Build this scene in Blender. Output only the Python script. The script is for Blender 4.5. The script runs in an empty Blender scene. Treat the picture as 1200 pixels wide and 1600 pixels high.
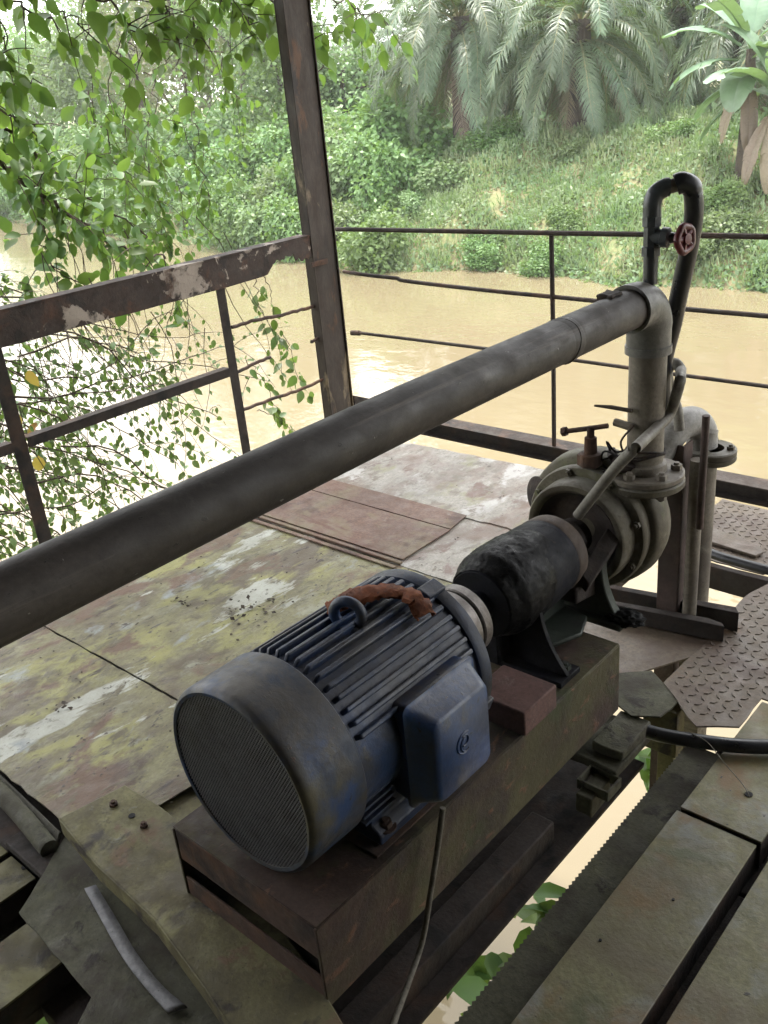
import bpy, bmesh, math, random
import numpy as np
from mathutils import Vector, Matrix
random.seed(7); RNG = np.random.default_rng(7)
S = bpy.context.scene; COL = S.collection
PI = math.pi; rad = math.radians

# ------------------------------------------------------------------ camera, sky, sun, exposure
cd = bpy.data.cameras.new('camera'); cam = bpy.data.objects.new('camera', cd); COL.objects.link(cam)
cd.sensor_fit = 'VERTICAL'; cd.sensor_height = 36; cd.lens = 32.5105; cd.clip_start = .02; cd.clip_end = 3000
_c = [[0.748058, 0.657695, -0.088583], [-0.215143, 0.366615, 0.905156], [0.627792, -0.658051, 0.415747]]
cam.matrix_world = Matrix.Translation((0, 0, 1.6)) @ Matrix([[_c[j][i] for j in range(3)] for i in range(3)]).to_4x4()
S.camera = cam
SUN_EL, SUN_ROT = rad(74), rad(-60)
W = bpy.data.worlds.new('World'); S.world = W; W.use_nodes = True
nt = W.node_tree; bg = nt.nodes['Background']
sky = nt.nodes.new('ShaderNodeTexSky'); sky.sky_type = 'NISHITA'; sky.sun_disc = False
sky.sun_elevation = SUN_EL; sky.sun_rotation = SUN_ROT; sky.air_density = 1.0; sky.dust_density = 5.0; sky.ozone_density = .6
mixw = nt.nodes.new('ShaderNodeMix'); mixw.data_type = 'RGBA'; mixw.inputs[0].default_value = .75
nt.links.new(sky.outputs[0], mixw.inputs[6]); mixw.inputs[7].default_value = (22.5, 22.6, 22.6, 1)      # thin white cloud over the whole sky
nt.links.new(mixw.outputs[2], bg.inputs[0]); bg.inputs[1].default_value = .15
sd = bpy.data.lights.new('sun', 'SUN'); sd.energy = 4.8; sd.angle = rad(6); sd.color = (1, .95, .86)
so = bpy.data.objects.new('sun', sd); COL.objects.link(so)
_az = -SUN_ROT
_sd = Vector((math.sin(SUN_ROT) * math.cos(SUN_EL), math.cos(SUN_ROT) * math.cos(SUN_EL), math.sin(SUN_EL)))
so.rotation_euler = _sd.to_track_quat('Z', 'Y').to_euler()
S.view_settings.view_transform = 'Standard'; S.view_settings.look = 'None'; S.view_settings.gamma = 1
S.view_settings.exposure = .9; S.view_settings.use_curve_mapping = False
S.render.engine = 'CYCLES'; S.cycles.max_bounces = 10; S.cycles.diffuse_bounces = 5; S.cycles.glossy_bounces = 4
S.cycles.transparent_max_bounces = 8; S.cycles.transmission_bounces = 4; S.cycles.volume_bounces = 1
S.cycles.use_denoising = True
S.cycles.sample_clamp_indirect = 6

# ------------------------------------------------------------------ materials
def new_mat(name):
    m = bpy.data.materials.new(name); m.use_nodes = True
    t = m.node_tree; b = t.nodes['Principled BSDF']
    return m, t, b
class NG:
    def __init__(s, t): s.t = t
    def n(s, k, **kw):
        x = s.t.nodes.new(k)
        for a, v in kw.items(): setattr(x, a, v)
        return x
    def l(s, a, b): s.t.links.new(a, b)
    def coord(s, scale=(1, 1, 1), kind='Object', rot=(0, 0, 0)):
        c = s.n('ShaderNodeTexCoord'); mp = s.n('ShaderNodeMapping'); mp.inputs['Scale'].default_value = scale; mp.inputs['Rotation'].default_value = rot
        s.l(c.outputs[kind], mp.inputs[0]); return mp.outputs[0]
    def pos(s, scale=(1, 1, 1), rot=(0, 0, 0)):
        g = s.n('ShaderNodeNewGeometry'); mp = s.n('ShaderNodeMapping'); mp.inputs['Scale'].default_value = scale; mp.inputs['Rotation'].default_value = rot
        s.l(g.outputs['Position'], mp.inputs[0]); return mp.outputs[0]
    def noise(s, v, scale, detail=6, rough=.6, dist=0.):
        x = s.n('ShaderNodeTexNoise'); s.l(v, x.inputs['Vector']); x.inputs['Scale'].default_value = scale
        x.inputs['Detail'].default_value = detail; x.inputs['Roughness'].default_value = rough; x.inputs['Distortion'].default_value = dist
        return x.outputs['Fac']
    def ramp(s, f, a, b, c0=(0, 0, 0, 1), c1=(1, 1, 1, 1)):
        r = s.n('ShaderNodeValToRGB'); e = r.color_ramp.elements
        e[0].position = a; e[0].color = c0; e[1].position = b; e[1].color = c1
        s.l(f, r.inputs[0]); return r.outputs[0]
    def mix(s, f, a, b, mode='MIX'):
        x = s.n('ShaderNodeMix', data_type='RGBA', blend_type=mode)
        for i, v in ((0, f), (6, a), (7, b)):
            if hasattr(v, 'is_linked'): s.l(v, x.inputs[i])
            elif i == 0: x.inputs[0].default_value = v
            else: x.inputs[i].default_value = (*v[:3], 1)
        return x.outputs[2]
    def math(s, op, a, b=0.):
        x = s.n('ShaderNodeMath', operation=op)
        for i, v in ((0, a), (1, b)):
            if hasattr(v, 'is_linked'): s.l(v, x.inputs[i])
            else: x.inputs[i].default_value = v
        return x.outputs[0]
    def bump(s, h, dist=.002, strength=.6):
        b = s.n('ShaderNodeBump'); b.inputs['Strength'].default_value = strength; b.inputs['Distance'].default_value = dist
        s.l(h, b.inputs['Height']); return b.outputs[0]

DIM = .78            # albedo cut on every worn colour, standing in for the dim shed interior
def worn(name, base, layers, rough=.75, metal=0., bump=.0015, scale=1., spec=.3, stretch=(1, 1, 1), rough_var=.15, dust=None, use_pos=True, buckle=0.):
    """base colour, then layers (colour, noise scale, lo, hi) laid over each other through noise thresholds"""
    m, t, b = new_mat(name); g = NG(t)
    v = g.pos(stretch) if use_pos else g.coord(stretch)
    fine = g.noise(v, 90 * scale, 5, .65)
    c = g.mix(g.ramp(fine, .3, .7), tuple(x * .72 for x in base), tuple(min(1, x * 1.22) for x in base))
    hgt = fine
    for i, (colr, sc, lo, hi, *st_) in enumerate(layers):
        mp = g.n('ShaderNodeMapping'); mp.inputs['Scale'].default_value = st_[0] if st_ else (1, 1, 1); mp.inputs['Location'].default_value = (3.7 * i + .3, 1.9 * i, 5.1 * i); g.l(v, mp.inputs[0])
        f = g.ramp(g.noise(mp.outputs[0], sc * scale, 9, .62, .3), lo, hi)
        c = g.mix(f, c, colr); hgt = g.math('ADD', hgt, g.math('MULTIPLY', f, .5))
    if buckle: hgt = g.math('ADD', hgt, g.math('MULTIPLY', g.noise(g.pos(), 3.2, 3, .5), buckle))
    c = g.mix(g.math('MULTIPLY', g.ramp(g.noise(g.pos(), 2.6, 7, .65), .45, .62), .42), c, tuple(x * .45 for x in base))
    c = g.mix(g.math('MULTIPLY', g.ramp(g.noise(g.pos(), 130, 3, .6), .64, .70), .55), c, (.03, .025, .022))
    if dust:
        ge = g.n('ShaderNodeNewGeometry'); sx = g.n('ShaderNodeSeparateXYZ'); g.l(ge.outputs['Normal'], sx.inputs[0])
        d = g.math('MULTIPLY', g.ramp(sx.outputs[2], .35, 1.), g.ramp(g.noise(v, 9, 8, .72, .4), .40, .58)); c = g.mix(g.math('MULTIPLY', d, dust[3]), c, dust[:3])
    c = g.mix(1., c, (DIM, DIM, DIM), 'MULTIPLY'); g.l(c, b.inputs['Base Color']); b.inputs['Metallic'].default_value = metal
    r = g.ramp(g.noise(v, 22 * scale, 5, .6), .3, .7, (rough - rough_var,) * 3 + (1,), (min(1, rough + rough_var),) * 3 + (1,))
    g.l(r, b.inputs['Roughness']); b.inputs['Specular IOR Level'].default_value = spec
    g.l(g.bump(hgt, bump), b.inputs['Normal'])
    return m

def leafmat(name, c0, c1, c2=None, trans=.35, scale=3., rough=.45, spec=.35, fine=25.):
    m, t, b = new_mat(name); g = NG(t)
    v = g.pos()
    c = g.mix(g.ramp(g.noise(v, fine, 2, .5), .35, .65), c0, c1)
    c = g.mix(g.ramp(g.noise(v, scale, 3, .6), .42, .68), c, c2 or c1)
    oi = g.n('ShaderNodeObjectInfo')
    hsv = g.n('ShaderNodeHueSaturation'); g.l(c, hsv.inputs['Color'])
    g.l(g.math('ADD', g.math('MULTIPLY', oi.outputs['Random'], .5), .75), hsv.inputs['Value'])
    g.l(g.math('ADD', g.math('MULTIPLY', oi.outputs['Random'], .04), .48), hsv.inputs['Hue'])
    g.l(hsv.outputs[0], b.inputs['Base Color']); b.inputs['Roughness'].default_value = rough; b.inputs['Specular IOR Level'].default_value = spec
    tr = g.n('ShaderNodeBsdfTranslucent'); g.l(g.mix(.5, hsv.outputs[0], (.25, .4, .05), 'MIX'), tr.inputs[0])
    mx = g.n('ShaderNodeMixShader'); mx.inputs[0].default_value = trans
    g.l(b.outputs[0], mx.inputs[1]); g.l(tr.outputs[0], mx.inputs[2]); g.l(mx.outputs[0], t.nodes['Material Output'].inputs[0])
    return m

RUST = (.085, .042, .026); DARK = (.022, .019, .018)
M = {}
M['deck'] = worn('deck_paint', (.228, .212, .108), [((.125, .098, .062), 3.0, .45, .56), ((.30, .29, .105), 4.2, .51, .60), ((.30, .30, .22), 5.5, .56, .66), ((.155, .095, .062), 3.4, .54, .60), ((.48, .49, .43), 3.0, .585, .61, (1.3, .6, 1)), ((.30, .33, .33), 4.0, .60, .68), ((.085, .058, .045), 4.4, .575, .67), ((.14, .12, .075), 14, .54, .64), ((.06, .045, .036), 9, .62, .68, (1.8, .7, 1)), ((.05, .036, .03), 34, .61, .68)], stretch=(1.3, .75, 1), rough=.58, spec=.4, bump=.0024, buckle=5.)
M['deck_far'] = worn('deck_paint_far', (.34, .315, .27), [((.21, .148, .112), 3.2, .48, .60), ((.50, .48, .45), 3.5, .54, .60), ((.27, .26, .13), 3.4, .55, .64), ((.18, .115, .09), 6, .57, .64), ((.20, .17, .13), 16, .55, .64), ((.08, .05, .04), 24, .63, .69)], stretch=(1.2, .8, 1), rough=.55, spec=.4, bump=.002, buckle=5.)
M['hatch'] = worn('hatch_primer', (.19, .115, .085), [((.22, .18, .11), 3.5, .50, .62), ((.09, .05, .038), 6, .54, .66), ((.27, .235, .20), 8, .66, .72), ((.16, .085, .06), 4, .56, .64, (.5, 3, 1))], rough=.6)
M['mossy'] = worn('mossy_steel', (.155, .140, .066), [((.085, .070, .040), 4, .45, .60), ((.215, .20, .095), 7, .54, .64), ((.16, .10, .06), 5, .60, .66), ((.040, .032, .028), 8, .57, .65), ((.20, .20, .17), 16, .66, .72)], rough=.7, bump=.002, buckle=2.5)
M['plank'] = worn('plank_paint', (.172, .160, .075), [((.21, .215, .20), 3.6, .52, .62), ((.13, .105, .055), 3.0, .50, .62), ((.18, .11, .04), 4.6, .55, .66), ((.09, .10, .04), 5.5, .56, .66), ((.10, .085, .055), 11, .60, .70), ((.04, .035, .03), 30, .67, .70)], rough=.55, spec=.4)
M['mossy_dark'] = worn('dark_mossy_steel', (.095, .094, .062), [((.050, .042, .030), 6, .46, .62), ((.11, .11, .06), 9, .58, .68), ((.03, .024, .02), 14, .56, .66)], rough=.8, bump=.003)
M['rust'] = worn('rusty_steel', (.085, .052, .040), [((.13, .065, .035), 6, .5, .66), ((.035, .026, .023), 10, .5, .64)], rough=.85, bump=.003)
M['rust_dark'] = worn('dark_rusty_steel', (.040, .031, .027), [((.075, .042, .028), 7, .52, .66), ((.016, .014, .014), 9, .52, .64)], rough=.85, bump=.003)
M['base'] = worn('base_frame_paint', (.060, .036, .027), [((.072, .064, .028), 2.6, .44, .55), ((.048, .052, .022), 4.0, .54, .62), ((.035, .024, .021), 6, .50, .64), ((.15, .075, .045), 24, .58, .66, (1, .5, 1)), ((.10, .09, .045), 8, .62, .70)], rough=.75, bump=.003)
M['post'] = worn('post_paint', (.050, .037, .030), [((.24, .185, .12), 4.2, .56, .61), ((.028, .022, .02), 9, .52, .64), ((.10, .052, .03), 15, .58, .66)], stretch=(1, 1, .35), rough=.7)
M['railpaint'] = worn('rail_paint', (.052, .036, .030), [((.40, .34, .29), 5.2, .585, .605), ((.095, .047, .03), 7.5, .54, .64), ((.027, .021, .019), 13, .54, .64)], rough=.75, bump=.003)
M['pipe'] = worn('pipe_grey', (.066, .055, .049), [((.040, .033, .030), 5, .46, .60), ((.105, .092, .080), 7, .57, .68), ((.12, .10, .085), 5, .60, .66, (3, .25, 3)), ((.26, .25, .23), 42, .685, .70), ((.02, .017, .016), 50, .67, .69)], rough=.62, spec=.4, bump=.0012, stretch=(1, .6, 1))
M['riser'] = worn('riser_grey', (.19, .165, .13), [((.12, .10, .08), 6, .46, .62), ((.26, .24, .20), 12, .58, .70)], rough=.6, spec=.4)
M['elbow'] = worn('elbow_grey', (.15, .145, .135), [((.09, .085, .078), 8, .48, .64), ((.22, .21, .19), 14, .58, .70)], rough=.5, spec=.5)
M['blue'] = worn('motor_blue', (.016, .030, .070), [((.015, .044, .125), 6, .52, .60), ((.030, .030, .034), 5, .46, .60), ((.10, .085, .05), 9, .62, .72)], rough=.5, spec=.45, bump=.0015, dust=(.060, .053, .052, .65))
M['blue_box'] = worn('terminal_box_blue', (.012, .044, .14), [((.014, .026, .06), 8, .46, .60), ((.05, .05, .048), 11, .58, .68), ((.07, .04, .03), 22, .66, .70), ((.010, .012, .02), 26, .62, .66)], rough=.42, spec=.5, bump=.0008, dust=(.075, .066, .062, .9))
M['cover'] = worn('fan_cover_paint', (.020, .032, .062), [((.013, .042, .125), 5, .50, .56), ((.016, .020, .030), 7, .52, .62), ((.085, .075, .045), 4.5, .55, .66), ((.040, .036, .034), 12, .5, .62), ((.10, .045, .03), 16, .66, .70), ((.012, .012, .014), 30, .64, .68)], rough=.55, spec=.45, bump=.0008, dust=(.090, .078, .062, .8))
M['grille'] = worn('grille_wire', (.150, .150, .165), [((.10, .098, .10), 12, .5, .64)], rough=.5, spec=.5)
M['hollow'] = worn('hollow_shade', (.02, .02, .022), [], rough=.8)  # dark colour standing for the shade inside holes and the fan cover
M['grease'] = worn('black_grease', (.005, .005, .0055), [((.010, .010, .011), 14, .55, .66)], rough=.46, rough_var=.24, spec=.09, bump=.0015, scale=1.6)
M['bearing'] = worn('bearing_black_blue', (.010, .011, .017), [((.005, .005, .006), 6, .46, .6), ((.020, .020, .028), 10, .6, .7), ((.03, .022, .018), 18, .62, .68)], rough=.62, spec=.12, bump=.002)
M['castgreen'] = worn('cast_green', (.030, .040, .030), [((.016, .017, .016), 7, .46, .62), ((.055, .065, .042), 12, .58, .7)], rough=.6)
M['cast'] = worn('pump_cast', (.125, .110, .078), [((.075, .062, .046), 6, .46, .62), ((.13, .135, .062), 5, .55, .66), ((.20, .185, .15), 12, .60, .70)], rough=.65, dust=(.26, .25, .22, .8))
M['cast_dark'] = worn('pump_cast_dark', (.045, .034, .030), [((.085, .062, .05), 8, .52, .66), ((.018, .015, .014), 6, .5, .64)], rough=.75, bump=.004)
M['rim'] = worn('brown_rim', (.105, .078, .060), [((.06, .042, .034), 9, .48, .62)], rough=.7)
M['redpost'] = worn('red_brown_post', (.088, .058, .050), [((.055, .040, .034), 7, .48, .62), ((.13, .105, .085), 11, .60, .70)], rough=.75)
M['steel'] = worn('bare_steel', (.20, .18, .165), [((.10, .08, .07), 12, .5, .64)], rough=.45, metal=.4)
M['silver'] = worn('silver_paint', (.38, .37, .35), [((.22, .20, .18), 9, .52, .64)], rough=.5)
M['bluepvc'] = worn('bluegrey_iron', (.045, .055, .065), [((.10, .11, .12), 9, .55, .66), ((.03, .03, .033), 14, .52, .64)], rough=.4, spec=.5)
M['blackhose'] = worn('black_hose', (.016, .017, .022), [((.03, .03, .035), 20, .52, .64)], rough=.38, spec=.5, bump=.0004)
M['greyhose'] = worn('grey_hose', (.22, .205, .175), [((.13, .115, .095), 14, .5, .64)], rough=.6)
M['red'] = worn('red_handwheel', (.15, .017, .024), [((.07, .014, .016), 30, .52, .64)], rough=.45, spec=.5)
M['brick'] = worn('dull_red_block', (.13, .072, .062), [((.085, .05, .045), 9, .48, .62), ((.19, .14, .12), 16, .62, .7)], rough=.85)
M['checker'] = worn('checker_plate', (.150, .115, .082), [((.10, .065, .048), 5, .46, .62), ((.22, .175, .145), 8, .58, .70), ((.16, .09, .045), 6, .6, .7)], rough=.6, spec=.45)
M['strip'] = worn('grey_strip', (.20, .20, .21), [((.13, .13, .14), 18, .48, .62)], rough=.6)
M['driedleaf'] = worn('dry_bark', (.20, .060, .022), [((.09, .03, .015), 20, .5, .62), ((.30, .13, .05), 26, .58, .68)], rough=.8)
M['timber'] = worn('weathered_timber', (.21, .18, .14), [((.12, .10, .075), 6, .48, .62)], stretch=(1, 6, 6), rough=.85)
M['stone'] = worn('pale_kerb', (.26, .255, .22), [((.15, .14, .11), 9, .48, .62)], rough=.85)
M['roof'] = worn('roof_sheet', (.10, .095, .09), [((.08, .045, .03), 4, .52, .62)], rough=.7)
M['cord'] = worn('grey_cord', (.17, .155, .125), [((.11, .10, .08), 30, .5, .6)], rough=.85)
M['bark'] = worn('bark', (.085, .068, .05), [((.16, .14, .11), 6, .52, .66), ((.04, .03, .024), 12, .52, .64)], rough=.9, bump=.01)
M['palmbark'] = worn('palm_bark', (.060, .045, .036), [((.10, .075, .055), 5, .5, .64)], rough=.95, bump=.03, scale=.4)
M['twig'] = worn('twig', (.060, .045, .033), [((.11, .085, .06), 14, .5, .64)], rough=.85)
M['leaf'] = leafmat('vine_leaf', (.028, .068, .016), (.043, .098, .022), (.064, .126, .034), trans=.38, scale=2.2)
M['leaf_low'] = leafmat('low_vine_leaf', (.030, .062, .020), (.048, .088, .028), (.085, .12, .042), trans=.28, scale=2.5)
M['leaf_dead'] = leafmat('dead_leaf', (.30, .12, .04), (.38, .17, .06), trans=.3)
M['bush'] = leafmat('bush_leaf', (.070, .135, .045), (.115, .20, .070), (.145, .225, .085), trans=.3, scale=.8, fine=6.)
M['bush_pale'] = leafmat('pale_bush_leaf', (.10, .16, .07), (.15, .22, .10), (.18, .24, .115), trans=.3, scale=.8, fine=6.)
M['tree'] = leafmat('tree_leaf', (.070, .130, .050), (.105, .175, .068), (.13, .195, .085), trans=.3, scale=.4, fine=4.)
M['viny'] = leafmat('dry_viny_leaf', (.13, .115, .075), (.17, .15, .10), (.10, .14, .06), trans=.3, scale=.6, fine=4.)
M['frond'] = leafmat('palm_frond', (.045, .078, .046), (.078, .115, .070), (.105, .142, .084), trans=.22, scale=1.2, rough=.42, spec=.4, fine=8.)
M['rachis'] = worn('frond_rachis', (.27, .25, .11), [((.20, .20, .09), 3, .5, .6)], rough=.5)
M['frond_dead'] = leafmat('dead_frond', (.105, .080, .052), (.15, .115, .078), trans=.15)
M['banana'] = leafmat('banana_leaf', (.085, .15, .085), (.12, .20, .12), (.15, .23, .15), trans=.25, scale=1.5, rough=.4, spec=.55, fine=5.)
M['cover_green'] = leafmat('ground_cover', (.095, .17, .080), (.145, .225, .115), (.195, .240, .135), trans=.3, scale=.55, fine=3.)
M['grassblade'] = leafmat('grass_blade', (.12, .185, .085), (.185, .245, .125), (.25, .26, .15), trans=.3, scale=.5, fine=3.)

def soil():
    m, t, b = new_mat('soil'); g = NG(t); v = g.pos()
    c = g.mix(g.ramp(g.noise(v, 1.3, 6, .6), .4, .62), (.17, .135, .075), (.12, .16, .06))
    c = g.mix(g.ramp(g.noise(v, 14, 6, .7), .42, .66), c, (.16, .17, .075))
    g.l(c, b.inputs['Base Color']); b.inputs['Roughness'].default_value = .95
    g.l(g.bump(g.noise(v, 8, 8, .7), .05), b.inputs['Normal']); return m
M['soil'] = soil()
def water():
    m, t, b = new_mat('muddy_water'); g = NG(t)
    v = g.pos()
    c = g.mix(g.ramp(g.noise(v, .12, 4, .5), .35, .65), (.136, .111, .068), (.158, .130, .082))
    g.l(c, b.inputs['Base Color']); b.inputs['Roughness'].default_value = .04; b.inputs['IOR'].default_value = 1.33; b.inputs['Specular IOR Level'].default_value = .55
    h = g.math('ADD', g.noise(g.pos((1, 1.6, 1), (0, 0, .5)), 1.1, 3, .55), g.math('MULTIPLY', g.noise(v, 5, 2, .5), .18))
    g.l(g.bump(h, .05, .30), b.inputs['Normal']); return m
M['water'] = water()

# ------------------------------------------------------------------ mesh helpers
def perp(d):
    d = Vector(d).normalized(); a = Vector((0, 0, 1)) if abs(d.z) < .9 else Vector((1, 0, 0))
    u = d.cross(a).normalized(); return u, d.cross(u).normalized()
class B:
    def __init__(s): s.bm = bmesh.new()
    def box(s, lo, hi, mat=None):
        lo, hi = Vector(lo), Vector(hi)
        vs = [s.bm.verts.new((mat or Matrix()) @ Vector((x, y, z))) for x in (lo.x, hi.x) for y in (lo.y, hi.y) for z in (lo.z, hi.z)]
        for f in ((0, 1, 3, 2), (4, 6, 7, 5), (0, 4, 5, 1), (2, 3, 7, 6), (0, 2, 6, 4), (1, 5, 7, 3)): s.bm.faces.new([vs[i] for i in f])
        return s
    def tube(s, pts, r, seg=12, cap=True, hollow=0.):
        pts = [Vector(p) for p in pts]; n = len(pts); rs = r if hasattr(r, '__len__') else [r] * n
        u = None; rings = []
        for i, p in enumerate(pts):
            d = (pts[min(i + 1, n - 1)] - pts[max(i - 1, 0)]).normalized()
            if u is None: u, w = perp(d)
            else:
                u = (u - d * u.dot(d)).normalized(); w = d.cross(u).normalized()
            rings.append([s.bm.verts.new(p + (u * math.cos(2 * PI * k / seg) + w * math.sin(2 * PI * k / seg)) * rs[i]) for k in range(seg)])
        for a, b in zip(rings, rings[1:]):
            for k in range(seg): s.bm.faces.new((a[k], a[(k + 1) % seg], b[(k + 1) % seg], b[k]))
        if cap:
            s.bm.faces.new(rings[0][::-1]); s.bm.faces.new(rings[-1])
        return s
    def lathe(s, prof, o, ax, seg=48, close=False):
        """prof: (distance along ax, radius)"""
        o = Vector(o); ax = Vector(ax).normalized(); u, w = perp(ax); rings = []
        for t, r in prof:
            if r < 1e-5: rings.append([s.bm.verts.new(o + ax * t)])
            else: rings.append([s.bm.verts.new(o + ax * t + (u * math.cos(2 * PI * k / seg) + w * math.sin(2 * PI * k / seg)) * r) for k in range(seg)])
        prs = list(zip(rings, rings[1:])) + ([(rings[-1], rings[0])] if close else [])
        for a, b in prs:
            for k in range(seg):
                k2 = (k + 1) % seg
                if len(a) == 1 and len(b) == 1: continue
                if len(a) == 1: s.bm.faces.new((a[0], b[k2], b[k]))
                elif len(b) == 1: s.bm.faces.new((a[k], a[k2], b[0]))
                else: s.bm.faces.new((a[k], a[k2], b[k2], b[k]))
        return s
    def prism(s, poly, thick):
        """poly: 3-D points in a plane; extruded by the vector thick"""
        t = Vector(thick); a = [s.bm.verts.new(p) for p in poly]; b = [s.bm.verts.new(Vector(p) + t) for p in poly]; n = len(a)
        s.bm.faces.new(a); s.bm.faces.new(b[::-1])
        for i in range(n): s.bm.faces.new((a[i], b[i], b[(i + 1) % n], a[(i + 1) % n]))
        return s
    def obj(s, name, mat, parent=None, bevel=0., smooth=35, jitter=0., cuts=0):
        bm = s.bm
        bmesh.ops.recalc_face_normals(bm, faces=bm.faces)
        if cuts:
            bmesh.ops.triangulate(bm, faces=[f for f in bm.faces if len(f.verts) > 4])
            bmesh.ops.subdivide_edges(bm, edges=bm.edges, cuts=cuts, use_grid_fill=True)
        if jitter:
            for v in bm.verts: v.co += Vector((random.uniform(-1, 1), random.uniform(-1, 1), random.uniform(-1, 1))) * jitter
        me = bpy.data.meshes.new(name); bm.to_mesh(me); bm.free()
        me.materials.append(M[mat] if isinstance(mat, str) else mat)
        if smooth:
            me.polygons.foreach_set('use_smooth', [True] * len(me.polygons)); me.set_sharp_from_angle(angle=rad(smooth))
        o = bpy.data.objects.new(name, me); COL.objects.link(o)
        if parent: o.parent = parent
        if bevel:
            md = o.modifiers.new('edge', 'BEVEL'); md.width = bevel; md.segments = 2; md.limit_method = 'ANGLE'; md.angle_limit = rad(40)
        return o
def tag(o, label, cat, group=None, kind=None):
    o['label'] = label; o['category'] = cat
    if group: o['group'] = group
    if kind: o['kind'] = kind
    return o
def thing(name, label, cat, loc=(0, 0, 0), group=None):
    o = bpy.data.objects.new(name, None); COL.objects.link(o); o.location = loc; o.empty_display_size = .1
    return tag(o, label, cat, group)
def child(o, parent):
    """parent while keeping world coordinates (parents here are only ever translated)"""
    o.parent = parent; o.location = o.location - parent.location if parent.type == 'EMPTY' else o.location
    return o
def inst(o, name, loc=None, rot=None, scale=None, parent=None):
    c = o.copy(); c.name = name; COL.objects.link(c)
    if loc is not None: c.location = loc
    if rot is not None: c.rotation_euler = rot
    if scale is not None: c.scale = scale if hasattr(scale, '__len__') else (scale,) * 3
    if parent is not None: c.parent = parent
    return c
def raw(name, V, F, mat, parent=None, smooth=False):
    """V (n,3) array, F (m,k) index array"""
    me = bpy.data.meshes.new(name); V = np.asarray(V, np.float32); F = np.asarray(F, np.int32); k = F.shape[1]
    me.vertices.add(len(V)); me.vertices.foreach_set('co', V.ravel())
    me.loops.add(F.size); me.loops.foreach_set('vertex_index', F.ravel())
    me.polygons.add(len(F)); me.polygons.foreach_set('loop_start', np.arange(0, F.size, k, dtype=np.int32))
    if smooth: me.polygons.foreach_set('use_smooth', np.ones(len(F), bool))
    me.update(calc_edges=True); me.materials.append(M[mat] if isinstance(mat, str) else mat)
    o = bpy.data.objects.new(name, me); COL.objects.link(o)
    if parent: o.parent = parent
    return o
def scatter(pos, axis, nrm, size, tv, tf):
    """template (tv, tf) along +Y with normal +Z put at pos with axis / normal / size; returns V, F"""
    a = axis / np.linalg.norm(axis, axis=1, keepdims=True)
    n = nrm - (nrm * a).sum(1, keepdims=True) * a; n /= np.linalg.norm(n, axis=1, keepdims=True) + 1e-9
    x = np.cross(a, n); size = np.asarray(size); size = size[:, None] if size.ndim == 1 else size
    tv = np.asarray(tv, float); N, k = len(pos), len(tv)
    V = pos[:, None, :] + size[:, None, :] * (tv[None, :, 0:1] * x[:, None, :] + tv[None, :, 1:2] * a[:, None, :] + tv[None, :, 2:3] * n[:, None, :])
    F = (np.asarray(tf)[None] + (np.arange(N) * k)[:, None, None]).reshape(-1, len(tf[0]))
    return V.reshape(-1, 3), F
QUAD = ([(0, 0, 0), (.32, .5, .05), (0, 1, 0), (-.32, .5, .05)], [(0, 1, 2, 3)])
BLADE = ([(-.05, 0, 0), (.05, 0, 0), (.035, .6, .08), (-.035, .6, .08)], [(0, 1, 2, 3)])
def rnd(n): 
    v = RNG.normal(size=(n, 3)); return v / np.linalg.norm(v, axis=1, keepdims=True)
def smoothpath(pts, n=6):
    """Catmull-Rom through pts"""
    P_ = [Vector(p) for p in pts]; P_ = [P_[0] * 2 - P_[1]] + P_ + [P_[-1] * 2 - P_[-2]]; out = []
    for i in range(1, len(P_) - 2):
        a, b, c, d = P_[i - 1:i + 3]
        for k in range(n):
            t = k / n; out.append(.5 * ((2 * b) + (c - a) * t + (2 * a - 5 * b + 4 * c - d) * t * t + (3 * b - a - 3 * c + d) * t ** 3))
    return out + [P_[-2]]
def jag(p, q, n, amp, d):
    """points from p to q with ragged offsets along d"""
    p, q, d = Vector(p), Vector(q), Vector(d)
    return [p.lerp(q, i / n) + d * (random.uniform(-amp, amp) if 0 < i < n else 0) for i in range(n + 1)]
def hexbolt(b, o, ax, r=.012, h=.009):
    b.lathe([(0, 0), (0, r), (h, r), (h, 0)], o, ax, 6); b.lathe([(h - .001, r * .55), (h + .006, r * .5), (h + .006, 0)], o, ax, 10)

# ------------------------------------------------------------------ terrain and river
WZ = -2.5
def far_shore(x): return 17.75 + max(0, -17 - x) * .17 + .25 * math.sin(x * .9) + .15 * math.sin(x * 2.3 + 1)
def near_shore(x): return 1.2 + .5 * math.sin(x * .35 + 1)
def ground_h(x, y):
    t = y - far_shore(x)
    if t > -4:
        if t < 0: z = WZ + max(-1.2, t * .8)
        elif t < .8: z = WZ + t * .9
        else: z = WZ + .72 + (t - .8) * .46
        top = .12
        if z > top - .4: z = top - .4 + .4 * math.tanh((z - top + .4) / .4) 
        z += .10 * math.sin(x * 1.3 + y * .7) * min(1, max(0, t)) + .06 * math.sin(x * 3.1 - y * 2.2) * min(1, max(0, t))
        return z + min(3, max(0, y - 60) * .03)
    t = near_shore(x) - y
    z = WZ + max(-1.2, t * .42)
    return min(z, -.75 + .05 * math.sin(x * 2 + y)) 
xs = np.unique(np.concatenate([np.linspace(-400, -60, 30), np.linspace(-60, 20, 240), np.linspace(20, 400, 30)]))
ys = np.unique(np.concatenate([np.linspace(-200, -8, 24), np.linspace(-8, 5, 50), np.linspace(5, 15, 8), np.linspace(15, 30, 90), np.linspace(30, 60, 30), np.linspace(60, 600, 30)]))
V = np.array([(x, y, ground_h(x, y)) for y in ys for x in xs]); nx = len(xs)
F = [(j * nx + i, j * nx + i + 1, (j + 1) * nx + i + 1, (j + 1) * nx + i) for j in range(len(ys) - 1) for i in range(nx - 1)]
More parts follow.
